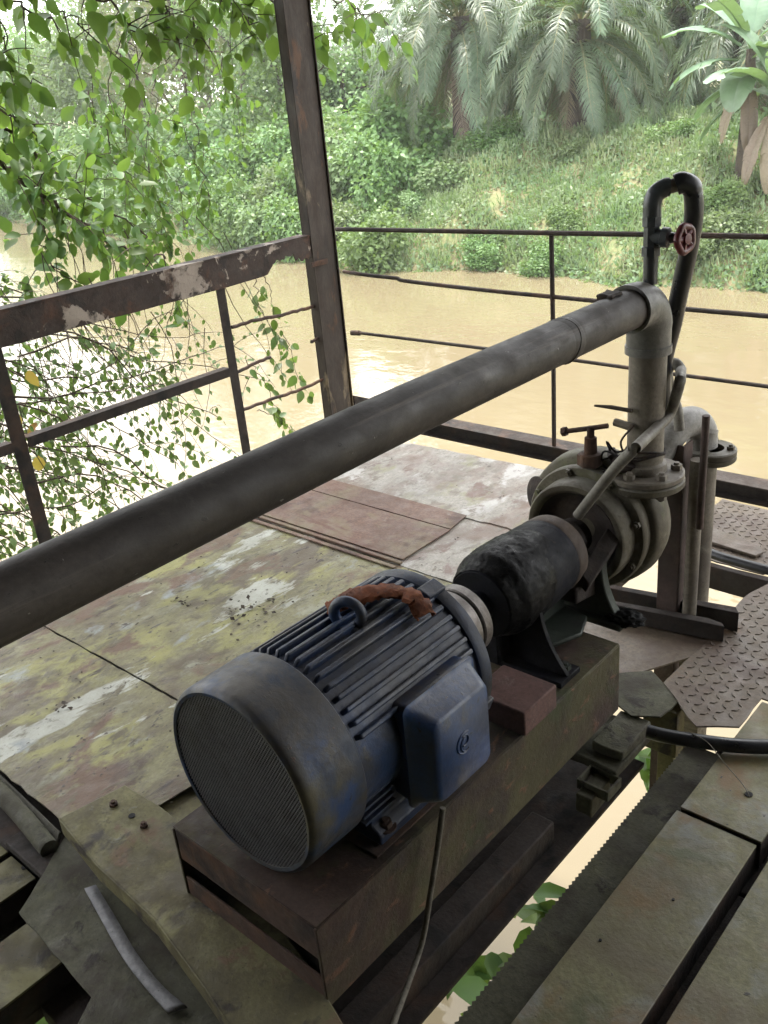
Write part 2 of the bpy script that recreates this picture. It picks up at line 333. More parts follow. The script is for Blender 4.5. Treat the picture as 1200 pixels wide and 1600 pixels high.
gr = raw('ground', V, F, 'soil', smooth=True); gr['kind'] = 'structure'
wv = [(-400, -30, WZ), (400, -30, WZ), (400, 120, WZ), (-400, 120, WZ)]
wt = raw('river', wv, [(0, 1, 2, 3)], 'water'); wt['kind'] = 'structure'

# ------------------------------------------------------------------ roof of the pump shed (it shades the deck; above the frame)
b = B(); b.box((-3.9, -4.5, 2.78), (4.5, 3.75, 2.80)); rf = b.obj('roof', 'roof'); rf['kind'] = 'structure'
for y in (-4.2, -2.2, -.2, 1.8, 3.5):
    b = B(); b.box((-3.85, y, 2.68), (4.4, y + .06, 2.778)); b.obj('purlin', 'rust_dark', rf)

b = B(); b.box((-3.9, -2.62, -.9), (2.6, -2.58, 2.67)); o = b.obj('shade_wall', 'roof'); o['kind'] = 'structure'  # unseen wall, added behind the camera to darken the near deck
b = B(); b.box((2.60, -2.62, -.9), (2.64, 2.4, 2.67)); o = b.obj('shade_wall', 'roof'); o['kind'] = 'structure'  # unseen side wall, added for the same darkening
# ------------------------------------------------------------------ deck floor and its pieces
b = B()
for x in (-2.95, -2.2, -1.52): b.box((x, .74, -.13), (x + .06, 3.12, -.03))
for y in (.76, 1.17, 1.75, 2.17, 2.63): b.box((-2.89, y, -.12), (-1.53, y + .07, -.0085 if y in (1.17, 2.17) else -.03))
b.box((-2.9, 2.98, -.12), (-1.45, 3.04, -.04)); b.box((-1.52, .78, -.14), (-1.42, 3.1, -.05))
b.box((-3.42, -1.5, -.16), (-3.30, 3.60, -.045))
b.box((-3.30, 2.0, -.15), (-2.95, 2.06, -.06))
floor = b.obj('floor', 'rust_dark', bevel=.002); floor['kind'] = 'structure'
def sheet(name, poly, z0, thick, mat, ragged=0., sag=0.):
    b = B(); pts = []
    n = len(poly)
    for i in range(n):
        p, q = Vector((*poly[i], z0)), Vector((*poly[(i + 1) % n], z0)); d = (q - p); k = max(1, int(d.length / .04)); nn = Vector((d.y, -d.x, 0)).normalized()
        pts += jag(p, q, k, ragged, nn)[:-1]
    b.prism(pts, (0, 0, thick))
    o = b.obj(name, mat, floor, bevel=.0012); return o
sheet('deck_sheet', [(-3.02, .73), (-1.87, .712), (-1.74, .90), (-1.73, 1.0), (-1.49, 1.02), (-1.49, 1.205), (-3.02, 1.195)], -.004, .004, 'deck', .003)
sheet('deck_sheet', [(-3.02, 1.202), (-1.49, 1.212), (-1.49, 2.205), (-3.02, 2.20)], -.003, .004, 'deck', .002)
sheet('deck_sheet', [(-3.02, 2.208), (-1.45, 2.212), (-1.45, 2.70), (-3.02, 2.70)], -.004, .004, 'deck_far', .003)
sheet('deck_sheet', [(-3.02, 2.66), (-1.45, 2.66), (-1.40, 3.17), (-2.16, 3.235), (-2.83, 3.20), (-2.95, 3.10)], .0008, .004, 'deck_far', .006)
sheet('hatch_plate', [(-2.95, 2.235), (-2.065, 2.24), (-2.065, 2.53), (-2.95, 2.525)], .003, .006, 'hatch', .001)
sheet('hatch_plate', [(-2.95, 2.532), (-2.07, 2.537), (-2.09, 2.67), (-2.95, 2.665)], .003, .005, 'hatch', .001)
for y0, y1, z in ((2.205, 2.222, .012), (2.170, 2.188, .009)):
    b = B(); b.box((-2.93, y0, .003), (-2.05, y1, z)); b.obj('batten', 'hatch', floor, bevel=.002)
def channel(name, x0, x1, y0, y1, z, dep, mat, holes=(), joint=None):
    """long steel channel, web up, flanges down; along Y"""
    b = B(); b.box((x0, y0, z - .006), (x1, y1, z)); o = b.obj(name, mat, floor, bevel=.0012)
    for xa in (x0 + .001, x1 - .007):
        f = B(); f.box((xa, y0 + .002, z - dep), (xa + .006, y1 - .002, z - .0065)); f.obj('flange', 'rust_dark', o)  # flanges coloured dark in place of the shade between planks
    for hx, hy, r in holes:
        h = B(); h.lathe([(0, 0), (0, r), (.0022, r), (.0022, 0)], (hx, hy, z + .0004), (0, 0, 1), 16); h.obj('painted_hole', 'hollow', o)  # dark disc laid on top, painted as the shade in a hole
    return o
channel('plank', -.700, -.512, -.6, 1.628, 0, .08, 'plank', [(-.615, .985, .011), (-.66, 1.2, .003), (-.59, 1.38, .003)])
channel('plank', -.695, -.505, 1.636, 2.13, .006, .08, 'plank', [(-.585, 1.765, .009)])
channel('plank', -.476, -.29, -.6, 2.0, 0, .08, 'plank', [])
channel('plank', -.27, -.09, -.6, 2.0, 0, .08, 'plank', [])
channel('plank', -.07, .11, -.6, 2.0, 0, .08, 'plank', [])
# serrated angle beside the planks
b = B(); pts = [(-.706, .2, -.06), (-.706, 1.93, -.06)]
y = 1.93; k = 0
while y > .2:
    pts.append((-.806 if k % 2 else -.811, y, -.06)); y -= .007; k += 1
b.prism(pts, (0, 0, .006)); b.box((-.712, .2, -.16), (-.706, 1.93, -.061)); b.obj('serrated_angle', 'mossy_dark', floor)
b = B(); b.box((-1.30, .40, -.165), (-.915, 1.90, -.15)); b.box((-1.30, .40, -.30), (-1.05, 1.90, -.166)); b.box((-1.02, .55, -.149), (-.955, 1.5, -.08)); b.box((-.75, 1.56, -.2), (2.2, 1.90, -.085)); b.box((-.56, -.6, -.2), (-.40, 1.55, -.085)); b.box((-.31, -.6, -.2), (-.25, 1.55, -.085)); b.box((-.11, -.6, -.2), (-.05, 1.55, -.085)); b.box((-.75, 1.95, -.2), (2.2, 2.05, -.085)); b.obj('beam', 'rust_dark', floor, bevel=.004, cuts=0)  # lower beam, plus dark strips added under plank gaps to keep them dark
b = B(); b.box((-2.9, -.4, -.20), (-1.61, .69, -.165)); b.box((-1.60, .44, -.2), (-1.31, .74, -.15)); b.box((-1.30, -.2, -.2), (-.93, .39, -.10)); b.box((-2.9, .60, -.10), (-1.80, .80, -.055)); b.box((-2.0, .60, -.13), (-1.40, .66, -.0351)); b.obj('beam', 'rust_dark', floor, bevel=.003)  # dark strips added below the corner gaps so they read as shade
# low plates and planks by the near corner
sheet('low_plate', [(-1.93, .78), (-1.10, .78), (-1.10, .60), (-.98, .48), (-.98, .05), (-1.30, .30), (-1.42, .487), (-1.75, .505)], -.034, .005, 'mossy_dark', .002)
for (x0, x1, y0, y1, z) in ((-2.16, -2.00, -.3, .60, -.07), (-1.985, -1.865, -.3, .66, -.075), (-1.765, -1.60, -.3, .56, -.085)):
    channel('plank', x0, x1, y0, y1, z, .07, 'mossy', [(-1.92, .60, .007)] if x0 == -1.985 else [])
b = B(); b.tube(smoothpath([(-2.75, .70, -.045), (-2.4, .69, -.03), (-2.1, .675, -.02), (-1.90, .655, -.022), (-1.862, .652, -.024)]), [.024] * 24 + [.010], 14); b.obj('round_bar', 'mossy_dark', floor, smooth=50)
b = B(); b.prism([(-2.3, .715, -.012), (-1.885, .693, -.012), (-1.88, .674, -.04), (-2.3, .69, -.04)], (0, .004, -.004)); b.obj('bent_edge', 'stone', floor)
sheet('low_plate', [(-1.80, .84), (-1.80, 1.20), (-1.40, 1.20), (-1.40, .79), (-1.5, .79)], -.024, .005, 'mossy', .002)

# checker plates with raised lozenges
def checker(poly, z, step=.030, tilt=None):
    o = sheet('checker_plate', poly, z, .005, 'checker', .004)
    xs_ = [p[0] for p in poly]; ys_ = [p[1] for p in poly]; b = B()
    def inside(x, y):
        c = False; j = len(poly) - 1
        for i in range(len(poly)):
            (xi, yi), (xj, yj) = poly[i], poly[j]
            if (yi > y) != (yj > y) and x < (xj - xi) * (y - yi) / (yj - yi) + xi: c = not c
            j = i
        return c
    i = 0; x = min(xs_)
    while x < max(xs_):
        j = 0; y = min(ys_) + (i % 2) * step * .0
        while y < max(ys_):
            a = PI / 4 if (i + j) % 2 else -PI / 4
            if all(inside(x + dx, y + dy) for dx in (-.015, .015) for dy in (-.015, .015)):
                L, w, h = .0125, .0050, .0026; c, s_ = math.cos(a), math.sin(a)
                def q(u, v, zz): return (x + u * c - v * s_, y + u * s_ + v * c, zz)
                zb = z + .0051; bot = [q(-L, 0, zb), q(0, -w, zb), q(L, 0, zb), q(0, w, zb)]; topq = [q(-L * .75, 0, zb + h), q(0, -w * .6, zb + h), q(L * .75, 0, zb + h), q(0, w * .6, zb + h)]
                vb = [b.bm.verts.new(p) for p in bot]; vt = [b.bm.verts.new(p) for p in topq]
                b.bm.faces.new(vt)
                for k in range(4): b.bm.faces.new((vb[k], vb[(k + 1) % 4], vt[(k + 1) % 4], vt[k]))
            y += step; j += 1
        x += step; i += 1
    t = b.obj('raised_tread', 'checker', o, smooth=0); t['kind'] = 'stuff'
    return o
checker([(-.945, 2.06), (-.79, 1.93), (-.70, 1.99), (-.70, 2.14), (-.30, 2.14), (-.30, 3.1), (-.88, 2.95), (-.945, 2.62), (-.93, 2.40)], .004)
checker([(-1.32, 2.84), (-.96, 2.83), (-.90, 2.98), (-.86, 3.30), (-1.32, 3.34)], -.012)
b = B(); b.box((-1.32, 2.80, -.10), (-.93, 2.83, -.013)); b.obj('beam', 'rust_dark', floor, bevel=.003, cuts=2, jitter=.002)
b = B(); b.box((-.96, 1.97, -.16), (-.86, 2.02, -.01)); b.box((-.95, 2.05, -.5), (-.90, 2.10, .003)); b.obj('beam', 'mossy', floor, bevel=.003)
# small mossy plates just past the end of the base frame
sheet('mossy_plate', [(-1.08, 2.03), (-1.00, 2.10), (-.875, 2.02), (-.885, 1.92), (-.95, 1.88), (-1.07, 1.93)], .0, .006, 'mossy_dark', .003)
b = B(); b.box((-1.04, 1.70, -.06), (-.895, 1.905, -.035)); b.box((-.99, 1.74, -.034), (-.90, 1.90, -.005)); b.box((-.955, 1.60, -.12), (-.91, 1.70, -.062)); b.obj('mossy_plate', 'mossy_dark', floor, bevel=.004, cuts=2, jitter=.002)
b = B(); c_ = Vector((-.925, 1.665, -.075))
for lo, hi in (((-.045, -.035, 0), (-.039, .035, .03)), ((.039, -.035, 0), (.045, .035, .03)), ((-.0385, -.035, 0), (.0385, -.029, .03)), ((-.0385, .029, 0), (.0385, .035, .03))):
    b.box(c_ + Vector(lo), c_ + Vector(hi))
b.obj('square_tube', 'mossy_dark', floor, bevel=.0015)

# edge beam along the river side
b = B(); b.box((-3.05, 3.46, .005), (1.2, 3.56, .014)); b.box((-3.05, 3.505, -.0535), (1.2, 3.513, .0045)); b.box((-3.05, 3.46, -.062), (1.2, 3.56, -.054))
eb = b.obj('edge_beam', 'rust_dark', bevel=.002, cuts=5, jitter=.0015); tag(eb, 'long rusty steel beam along the river edge of the deck', 'beam')
# rotten lumps and straps fixed to it
b = B(); b.box((-1.92, 3.42, -.10), (-1.62, 3.455, -.03)); b.obj('corroded_strap', 'rust_dark', eb, cuts=3, jitter=.004)

# ------------------------------------------------------------------ corner post and railings
b = B(); b.box((-3.385, 3.165, -.1), (-3.378, 3.335, 2.68)); b.box((-3.3775, 3.165, -.1), (-3.325, 3.172, 2.68)); b.box((-3.3775, 3.328, -.1), (-3.325, 3.335, 2.68))
b.box((-3.342, 3.1725, -.1), (-3.336, 3.3275, 2.68))
cp = b.obj('corner_post', 'post', bevel=.002); tag(cp, 'tall rusty steel post with peeling paint at the deck corner', 'post')
b = B(); b.prism([(-3.32, 3.336, .0), (-3.32, 3.50, .0), (-3.32, 3.46, .085), (-3.32, 3.336, .14)], (-.012, 0, 0)); b.obj('gusset', 'rust_dark', cp, bevel=.002)
b = B(); b.box((-3.332, 3.15, .84), (-3.322, 3.26, .865)); b.obj('weld_strap', 'rust', cp, bevel=.002)

lr = thing('railing', 'heavy rusty side railing with flaking paint and ragged top channel', 'railing', (-3.36, 1.5, 0))
def kid(o, p=None): return child(o, p or lr)
b = B()
low = []
y = 3.163; 
while y > 2.90: low.append((y, .895 + random.uniform(-.010, .012) - .012 * (y > 3.08) + .02 * (2.93 < y < 3.05))); y -= .012
low += [(2.87, .862), (2.84, .858), (2.60, .853)]
y = 2.5
while y > -1.2: low.append((y, .853 + random.uniform(-.002, .002))); y -= .12
poly = [(-3.33, -1.2, .975), (-3.33, 3.163, .985)] + [(-3.33, y, z) for y, z in low]
b.prism(poly, (-.006, 0, 0)); b.prism([(-3.327, -1.2, .9755), (-3.327, 3.163, .9855), (-3.40, 3.163, .9855), (-3.40, -1.2, .9755)], (0, 0, .007))
kid(b.obj('top_rail', 'railpaint', bevel=.0015))
b = B(); b.box((-3.345, 1.55, .455), (-3.339, 2.572, .49)); b.box((-3.385, 1.55, .4905), (-3.338, 2.572, .496)); b.box((-3.345, -1.2, .455), (-3.339, 1.488, .49)); b.box((-3.385, -1.2, .4905), (-3.338, 1.488, .496))
kid(b.obj('mid_rail', 'rust_dark', bevel=.0015))
for y0, y1 in ((1.49, 1.548), (2.574, 2.622), (.2, .25), (-.9, -.85)):
    b = B(); b.box((-3.352, y0, -.05), (-3.346, y1, .8525 if y0 > 0 else .852)); b.box((-3.392, y1 - .006, -.05), (-3.3525, y1, .8525)); kid(b.obj('upright', 'rust_dark', bevel=.0012))
for pts in ([(-3.360,2.636,0.666),(-3.360,2.785,0.667),(-3.360,2.946,0.654),(-3.360,3.074,0.650),(-3.360,3.207,0.646)], [(-3.360,2.627,0.274),(-3.360,2.833,0.270),(-3.360,3.007,0.265),(-3.360,3.201,0.271)], [(-3.360,2.624,0.457),(-3.360,2.725,0.467),(-3.360,2.838,0.474)], [(-3.360,3.116,0.480),(-3.360,3.167,0.484),(-3.360,3.194,0.480)]):
    b = B(); b.tube([Vector(p) + Vector((0, 0, random.uniform(-.003, .003))) for p in smoothpath(pts, 5)], .0085, 8); kid(b.obj('rod', 'rust'))

fr = thing('railing', 'thin rod railing along the river side of the deck', 'railing', (-2.2, 3.48, 0))
xr = 1.5
def rail_rod(pts, r): 
    b = B(); b.tube(smoothpath(pts, 6), r, 8); child(b.obj('rail_rod', 'rust_dark'), fr)
rail_rod([(-3.46, 3.48, .965), (-2.8, 3.48, .972), (-2.17, 3.48, .978), (-1.2, 3.48, .988), (xr, 3.48, 1.0)], .011)
rail_rod([(-3.44, 3.48, .752), (-3.25, 3.48, .742), (-3.08, 3.48, .738), (-3.02, 3.48, .728), (-2.6, 3.48, .715), (-2.18, 3.48, .708), (-1.2, 3.48, .700), (xr, 3.48, .70)], .010)
rail_rod([(-3.42, 3.48, .435), (-2.9, 3.48, .437), (-2.18, 3.48, .437), (-1.2, 3.48, .430), (xr, 3.48, .43)], .0085)
for x in (-2.185, -.3, .9):
    b = B(); b.tube([(x, 3.48, .0145), (x + .003, 3.48, .5), (x, 3.48, .968)], .0105, 8); child(b.obj('upright', 'rust_dark'), fr)
b = B(); b.tube([(-3.43, 3.48, .43), (-3.40, 3.484, .432), (-3.37, 3.48, .434)], .014, 8); child(b.obj('rod_joint', 'rust_dark'), fr)

# ------------------------------------------------------------------ base frame under motor and pump
BX0, BX1, BY0, BY1 = -1.405, -.974, .738, 1.855
bf = thing('base_frame', 'rusty box steel base frame bolted under the motor and pump', 'machine base', (-1.18, 1.3, 0))
b = B()
b.box((BX1 - .008, BY0, .032), (BX1, BY1, .236)); child(b.obj('side_plate', 'base', bevel=.002, cuts=0), bf)
b = B(); b.box((BX0, BY0, .032), (BX0 + .008, BY1, .236)); child(b.obj('side_plate', 'base', bevel=.002), bf)
b = B(); b.box((BX0, BY0 + .003, .2365), (BX1 - .002, BY1, .240)); child(b.obj('top_plate', 'base', bevel=.002), bf)
b = B(); b.box((BX0 + .0085, BY0 + .002, .155), (BX1 - .0085, BY0 + .008, .236)); child(b.obj('front_lip', 'rust', bevel=.0015), bf)
b = B(); b.prism([(BX0 + .009, BY0 + .008, .018), (BX1 - .009, BY0 + .008, .018), (BX1 - .009, BY0 - .10, -.012), (BX0 + .009, BY0 - .06, -.012)], (0, 0, .008)); b.box((BX0 + .0085, BY0 + .002, .026), (BX1 - .0085, BY0 + .008, .105)); child(b.obj('front_lip', 'rust', bevel=.0015), bf)
b = B(); b.box((BX0 + .009, BY1 - .008, .018), (BX1 - .009, BY1, .236)); child(b.obj('end_plate', 'mossy', bevel=.0015), bf)
b = B(); b.box((BX0 + .009, BY0 + .01, .03), (BX1 - .009, BY1 - .01, .034)); child(b.obj('slot_shade_plate', 'rust_dark'), bf)  # dark plate added inside so the front slot reads as shade
for x0, x1 in ((-1.385, -1.295), (-1.085, -.995)):
    b = B(); b.box((x0, .93, .2405), (x1, 1.30, .2445)); child(b.obj('motor_rail', 'rust', bevel=.002), bf)
blk = B().box((-1.115, 1.400, .2405), (-.965, 1.535, .305)).obj('packing_block', 'brick', bevel=.004, cuts=0)
tag(blk, 'dull red packing block wedged between terminal box and bearing pedestal', 'block')

# ------------------------------------------------------------------ electric motor
AX, AZ = -1.184, .4445
mo = thing('electric_motor', 'grimy blue finned electric motor with mesh fan cover', 'motor', (AX, 1.1, .245))
Y = Vector((0, 1, 0))
def mk(o): return child(o, mo)
b = B(); b.lathe([(.775, .183), (.7735, .190), (.778, .1965), (.786, .200), (.80, .2005), (.912, .2015), (.915, .199), (.915, .190), (.79, .188), (.783, .183)], (AX, 0, AZ), Y, 72, close=True)
fc = mk(b.obj('fan_cover', 'cover', smooth=40))
b = B(); R_ = .184; nw = 64; st = 2 * R_ / nw; wv_ = .00105
for k in range(1, nw):
    u = -R_ + k * st; h = math.sqrt(R_ * R_ - u * u)
    for a in (rad(57), rad(-57)):
        mt = Matrix.Translation((AX, .7775 + (.0016 if a > 0 else 0), AZ)) @ Matrix.Rotation(a, 4, 'Y')
        b.box((-h, 0, u - wv_), (h, .0012, u + wv_), mt)
gl = b.obj('mesh_grille', 'grille', smooth=0); gl.parent = fc
b = B(); b.lathe([(0, 0), (0, .186)], (AX, .80, AZ), Y, 48); o = b.obj('fan_shadow_disc', 'hollow'); o.name = 'back_shade_disc'; o.parent = fc  # dark disc behind the grille, painted as the shade inside the cover
b = B(); b.box((-1.098, .90, .575), (-1.082, .922, .588)); o = b.obj('cover_screw', 'rust'); o.parent = fc
b = B(); b.lathe([(.905, .150), (.915, .184), (1.30, .184), (1.30, .1)], (AX, 0, AZ), Y, 64); mk(b.obj('stator_body', 'blue'))
b = B(); b.lathe([(1.285, .168), (1.288, .192), (1.296, .196), (1.318, .196), (1.326, .188), (1.336, .12), (1.365, .095), (1.37, .05), (1.42, .028)], (AX, 0, AZ), Y, 64); mk(b.obj('end_shield', 'blue'))
for a in (20, 110, 200, 290):
    b = B(); mt = Matrix.Translation((AX, 0, AZ)) @ Matrix.Rotation(rad(a), 4, 'Y'); b.box((.182, 1.262, -.018), (.206, 1.318, .018), mt); o = b.obj('lug', 'blue', bevel=.003); mk(o)
# cooling fins: longitudinal, one object each
fm = None
for k in range(44):
    a = 360 / 44 * k                     # 0 = +X, 90 = up
    up = math.sin(rad(a)); right = math.cos(rad(a))
    if -45 < (a if a < 180 else a - 360) < 22: continue           # terminal box and foot side
    if 215 < a < 325: continue
    l0, l1 = .925, 1.283
    b = B(); b.prism([(.175, l0, -.0055), (.197, l0 + .012, -.0055), (.197, l1 - .004, -.0055), (.175, l1, -.0055)], (0, 0, .011))
    o = b.obj('cooling_fin', 'blue', bevel=.003) if fm is None else fm.copy()
    if fm is None: fm = o
    else: COL.objects.link(o)
    o.location = (0, 0, 0); o.rotation_euler = (0, -rad(a), 0); o.parent = mo; o.location = Vector((AX, 0, AZ)) - mo.location
# feet, side skirts
for sx in (1, -1):
    b = B()
    b.prism([(AX + sx * .10, .955, .245), (AX + sx * .178, .955, .245), (AX + sx * .178, .955, .266), (AX + sx * .155, .955, .285), (AX + sx * .150, .955, .40), (AX + sx * .13, .955, .40)], (0, .28, 0))
    f = mk(b.obj('foot', 'blue', bevel=.004))
    for y in (.985, 1.205):
        b = B(); b.lathe([(0, .0), (0, .022), (.003, .022), (.003, 0)], (AX + sx * .165, y, .2663), (0, 0, 1), 16); hexbolt(b, (AX + sx * .165, y, .2693), (0, 0, 1), .014, .012); o = b.obj('bolt', 'rust'); o.parent = f; o.location = -Vector(mo.location) * 0
# louvred side fins under the terminal box
for k in range(9):
    b = B(); z = .315 + k * .016; b.box((AX + .150, .925, z), (AX + .172 - .0012 * k, 1.015, z + .006)); mk(b.obj('cooling_fin', 'blue', bevel=.001))
# terminal box
def rrect(y0, y1, z0, z1, r, x, n=5):
    out = []
    for cy, cz, a0 in ((y1 - r, z1 - r, 0), (y0 + r, z1 - r, 90), (y0 + r, z0 + r, 180), (y1 - r, z0 + r, 270)):
        for i in range(n + 1):
            a = rad(a0 + 90 * i / n); out.append((x, cy + r * math.cos(a), cz + r * math.sin(a)))
    return out
def loft(b, loops, cap=True):
    rs = [[b.bm.verts.new(p) for p in l] for l in loops]; n = len(rs[0])
    for p, q in zip(rs, rs[1:]):
        for i in range(n): b.bm.faces.new((p[i], p[(i + 1) % n], q[(i + 1) % n], q[i]))
    if cap: b.bm.faces.new(rs[0][::-1]); b.bm.faces.new(rs[-1])
b = B(); loft(b, [rrect(1.035, 1.245, .305, .53, .015, -1.045), rrect(1.035, 1.245, .30, .534, .015, -.992)])
tb = mk(b.obj('terminal_box', 'blue_box', smooth=50))
b = B(); loft(b, [rrect(1.028, 1.252, .292, .540, .018, -.9915), rrect(1.028, 1.252, .292, .540, .018, -.984), rrect(1.036, 1.244, .300, .530, .02, -.980), rrect(1.052, 1.228, .314, .510, .022, -.936), rrect(1.058, 1.222, .320, .503, .020, -.930)])
o = b.obj('lid', 'blue_box', smooth=50); o.parent = tb; o.location = (0, 0, 0); lid = o
b = B()
for (r0, a0, a1, cy, cz) in ((.024, 60, 300, 1.14, .415), (.012, -120, 120, 1.14, .42), (.017, 100, 250, 1.145, .41)):
    b.tube([(-.9295, cy + r0 * math.cos(rad(a0 + (a1 - a0) * i / 14)), cz + r0 * math.sin(rad(a0 + (a1 - a0) * i / 14))) for i in range(15)], .0022, 6)
o = b.obj('cast_emblem', 'blue_box'); o.parent = tb; o.location = (0, 0, 0)
b = B()
b.tube([(AX + .012 + .027 * math.cos(rad(a)), 1.095 + .012 * math.cos(rad(a)), AZ + .208 + .029 * math.sin(rad(a))) for a in range(-50, 231, 14)], .0115, 10); b.tube([(AX + .012, 1.095, AZ + .165), (AX + .012, 1.095, AZ + .186)], [.034, .024], 12)
mk(b.obj('lifting_eye', 'blue', smooth=60))
b = B(); b.lathe([(1.36, .026), (1.50, .026)], (AX, 0, AZ), Y, 20); mk(b.obj('shaft', 'cast_dark'))
cu = thing('shaft_coupling', 'pair of dark steel coupling discs between motor and bearing housing', 'coupling', (AX, 1.45, AZ))
for p in ([(1.405, .030), (1.405, .082), (1.409, .086), (1.440, .086), (1.443, .083), (1.443, .030)], [(1.449, .030), (1.449, .084), (1.452, .087), (1.476, .087), (1.479, .083), (1.479, .030)]):
    b = B(); b.lathe(p, (AX, 0, AZ), Y, 48, close=True); child(b.obj('coupling_disc', 'steel', smooth=40), cu)
b = B(); b.lathe([(1.4435, .03), (1.4435, .074), (1.4485, .074), (1.4485, .03)], (AX, 0, AZ), Y, 40, close=True); child(b.obj('rubber_insert', 'blackhose'), cu)
def rv_(q): return Vector((random.gauss(0, q), random.gauss(0, q), random.gauss(0, q)))
# curled dry bark lying on the motor
b = B(); path = smoothpath([(AX - .055, 1.10, AZ + .196), (AX - .035, 1.125, AZ + .204), (AX - .005, 1.165, AZ + .213), (AX + .035, 1.205, AZ + .214), (AX + .078, 1.225, AZ + .200), (AX + .112, 1.215, AZ + .172)], 6)
rings = []
for i, p in enumerate(path):
    t = i / (len(path) - 1); w = .010 + .019 * math.sin(PI * min(1, t * 1.05 + .12)) + .012 * (t > .7); d = (path[min(i + 1, len(path) - 1)] - path[max(i - 1, 0)]).normalized(); u = Vector((d.y, -d.x, 0)).normalized()
    rings.append([p + u * w * math.cos(a) * (1 + random.uniform(-.14, .14)) + Vector((0, 0, 1)) * w * (.42 + random.uniform(-.1, .1)) * math.sin(a) + rv_(.0016) for a in [PI * (-.15 + 1.3 * k / 8) for k in range(9)]])
vs = [[b.bm.verts.new(p) for p in r] for r in rings]
for p, q in zip(vs, vs[1:]):
    for i in range(8): b.bm.faces.new((p[i], p[i + 1], q[i + 1], q[i]))
db = b.obj('dry_bark', 'driedleaf', smooth=35); md = db.modifiers.new('thick', 'SOLIDIFY'); md.thickness = .004
tag(db, 'curled orange brown dry bark lying on top of the motor', 'dry bark')

# ------------------------------------------------------------------ centrifugal pump
pu = thing('centrifugal_pump', 'old centrifugal pump with grease caked bearing housing', 'pump', (AX, 1.9, .244))
def pk(o): return child(o, pu)
PZ_ = AZ
b = B(); b.lathe([(1.545, .03), (1.545, .086), (1.549, .089), (1.572, .091), (1.578, .098), (1.598, .108), (1.64, .113), (1.72, .112), (1.80, .108), (1.835, .104)], (AX, 0, PZ_), Y, 64); b.lathe([(1.545, .04), (1.50, .036), (1.45, .036)], (AX, 0, PZ_), Y, 20); pk(b.obj('bearing_housing', 'bearing', smooth=45))
b = B(); b.lathe([(1.8355, .104), (1.84, .106), (1.880, .102), (1.888, .096), (1.884, .080), (1.85, .074), (1.85, 0)], (AX, 0, PZ_), Y, 64); pk(b.obj('yoke_rim', 'rim', smooth=45))
# grease: ragged skin over the top of the housing
from mathutils import noise as mn
b = B(); G = []
for i in range(46):
    t = i / 45; y = 1.547 + .25 * t; r0 = float(np.interp(y, [1.545, 1.572, 1.598, 1.64, 1.80], [.089, .097, .110, .114, .108])); row = []
    for k in range(81):
        a = rad(-70 + 245 * k / 80); n = mn.fractal(Vector((math.cos(a) * 16, y * 90, math.sin(a) * 16)), .7, 2.1, 5); c = mn.noise(Vector((a * 1.4, y * 9, 3)))
        edge = min(1, (t) * 8 + .2) * (.55 + .6 * math.sin(a)) - max(0, t - .52 + c * .35) * 3.2
        h = max(-.004, .0042 * min(1, edge * 2) + .0024 * n * max(0, min(1, edge * 2 + .3)) + (-.006 if edge < 0 else 0)); r = r0 + h
        row.append(b.bm.verts.new((AX + r * math.cos(a), y, PZ_ + r * math.sin(a))))
    G.append(row)
for p, q in zip(G, G[1:]):
    for k in range(80): b.bm.faces.new((p[k], p[k + 1], q[k + 1], q[k]))
pk(b.obj('grease', 'grease', smooth=70))
# pedestal (concave sided web) and its foot
def web(y, t, zt, wt, wb, cx=AX, zb=.245, n=12, pw=2.4):
    L = []
    for i in range(n + 1):
        s_ = i / n; L.append((wt + (wb - wt) * (1 - s_) ** pw, zb + (zt - zb) * s_))
    return [(cx + w, y, z) for w, z in L] + [(cx - w, y, z) for w, z in L[::-1]]
b = B(); b.prism(web(1.632, 0, PZ_ + .02, .108, .188, pw=2.2, zb=.2565), (0, .014, 0)); b.prism([(AX + .02, 1.58, .257), (AX + .02, 1.74, .257), (AX + .02, 1.74, PZ_), (AX + .02, 1.58, PZ_)], (-.04, 0, 0)); b.box((AX - .19, 1.60, .2405), (AX + .19, 1.69, .256)); pk(b.obj('pedestal', 'bearing', bevel=.002))
b = B(); b.prism([(AX + .02, 1.655, .262), (AX + .02, 1.90, .262), (AX + .02, 1.90, .345), (AX + .02, 1.78, .33), (AX + .02, 1.655, .38)], (-.04, 0, 0)); b.prism([(AX + .02, 1.655, .262), (AX + .02, 1.90, .262), (AX + .10, 1.88, .262), (AX + .13, 1.80, .262), (AX + .10, 1.72, .262)], (0, 0, .012)); pk(b.obj('casting_rib', 'castgreen', bevel=.004))
b = B(); b.prism(web(1.925, 0, PZ_ - .02, .115, .178, pw=2.4), (0, .03, 0)); b.box((AX - .18, 1.90, .2405), (AX + .185, 1.985, .258)); pk(b.obj('pedestal', 'castgreen', bevel=.004))
b = B(); b.prism([(AX - .09, 1.84, PZ_ - .07), (AX + .09, 1.84, PZ_ - .07), (AX + .10, 1.97, PZ_ - .085), (AX - .10, 1.97, PZ_ - .085)], (0, 0, -.05)); pk(b.obj('yoke_arm', 'cast_dark', bevel=.006))
b = B(); b.prism([(AX + .085, 1.86, PZ_ - .03), (AX + .118, 1.86, PZ_ - .06), (AX + .135, 1.985, PZ_ + .02), (AX + .10, 1.985, PZ_ + .05)], (-.012, 0, -.03)); pk(b.obj('yoke_arm', 'cast_dark', bevel=.004))
bm = bmesh.new(); bmesh.ops.create_icosphere(bm, subdivisions=4, radius=1)
for v in bm.verts:
    d = v.co.copy(); n = mn.noise(d * 4) * .25 + mn.noise(d * 13) * .12
    v.co = Vector((AX + .175 + d.x * .055 * (1 + n), 1.945 + d.y * .038 * (1 + n), .262 + max(-.012, d.z * .016 * (1 + n * 2))))
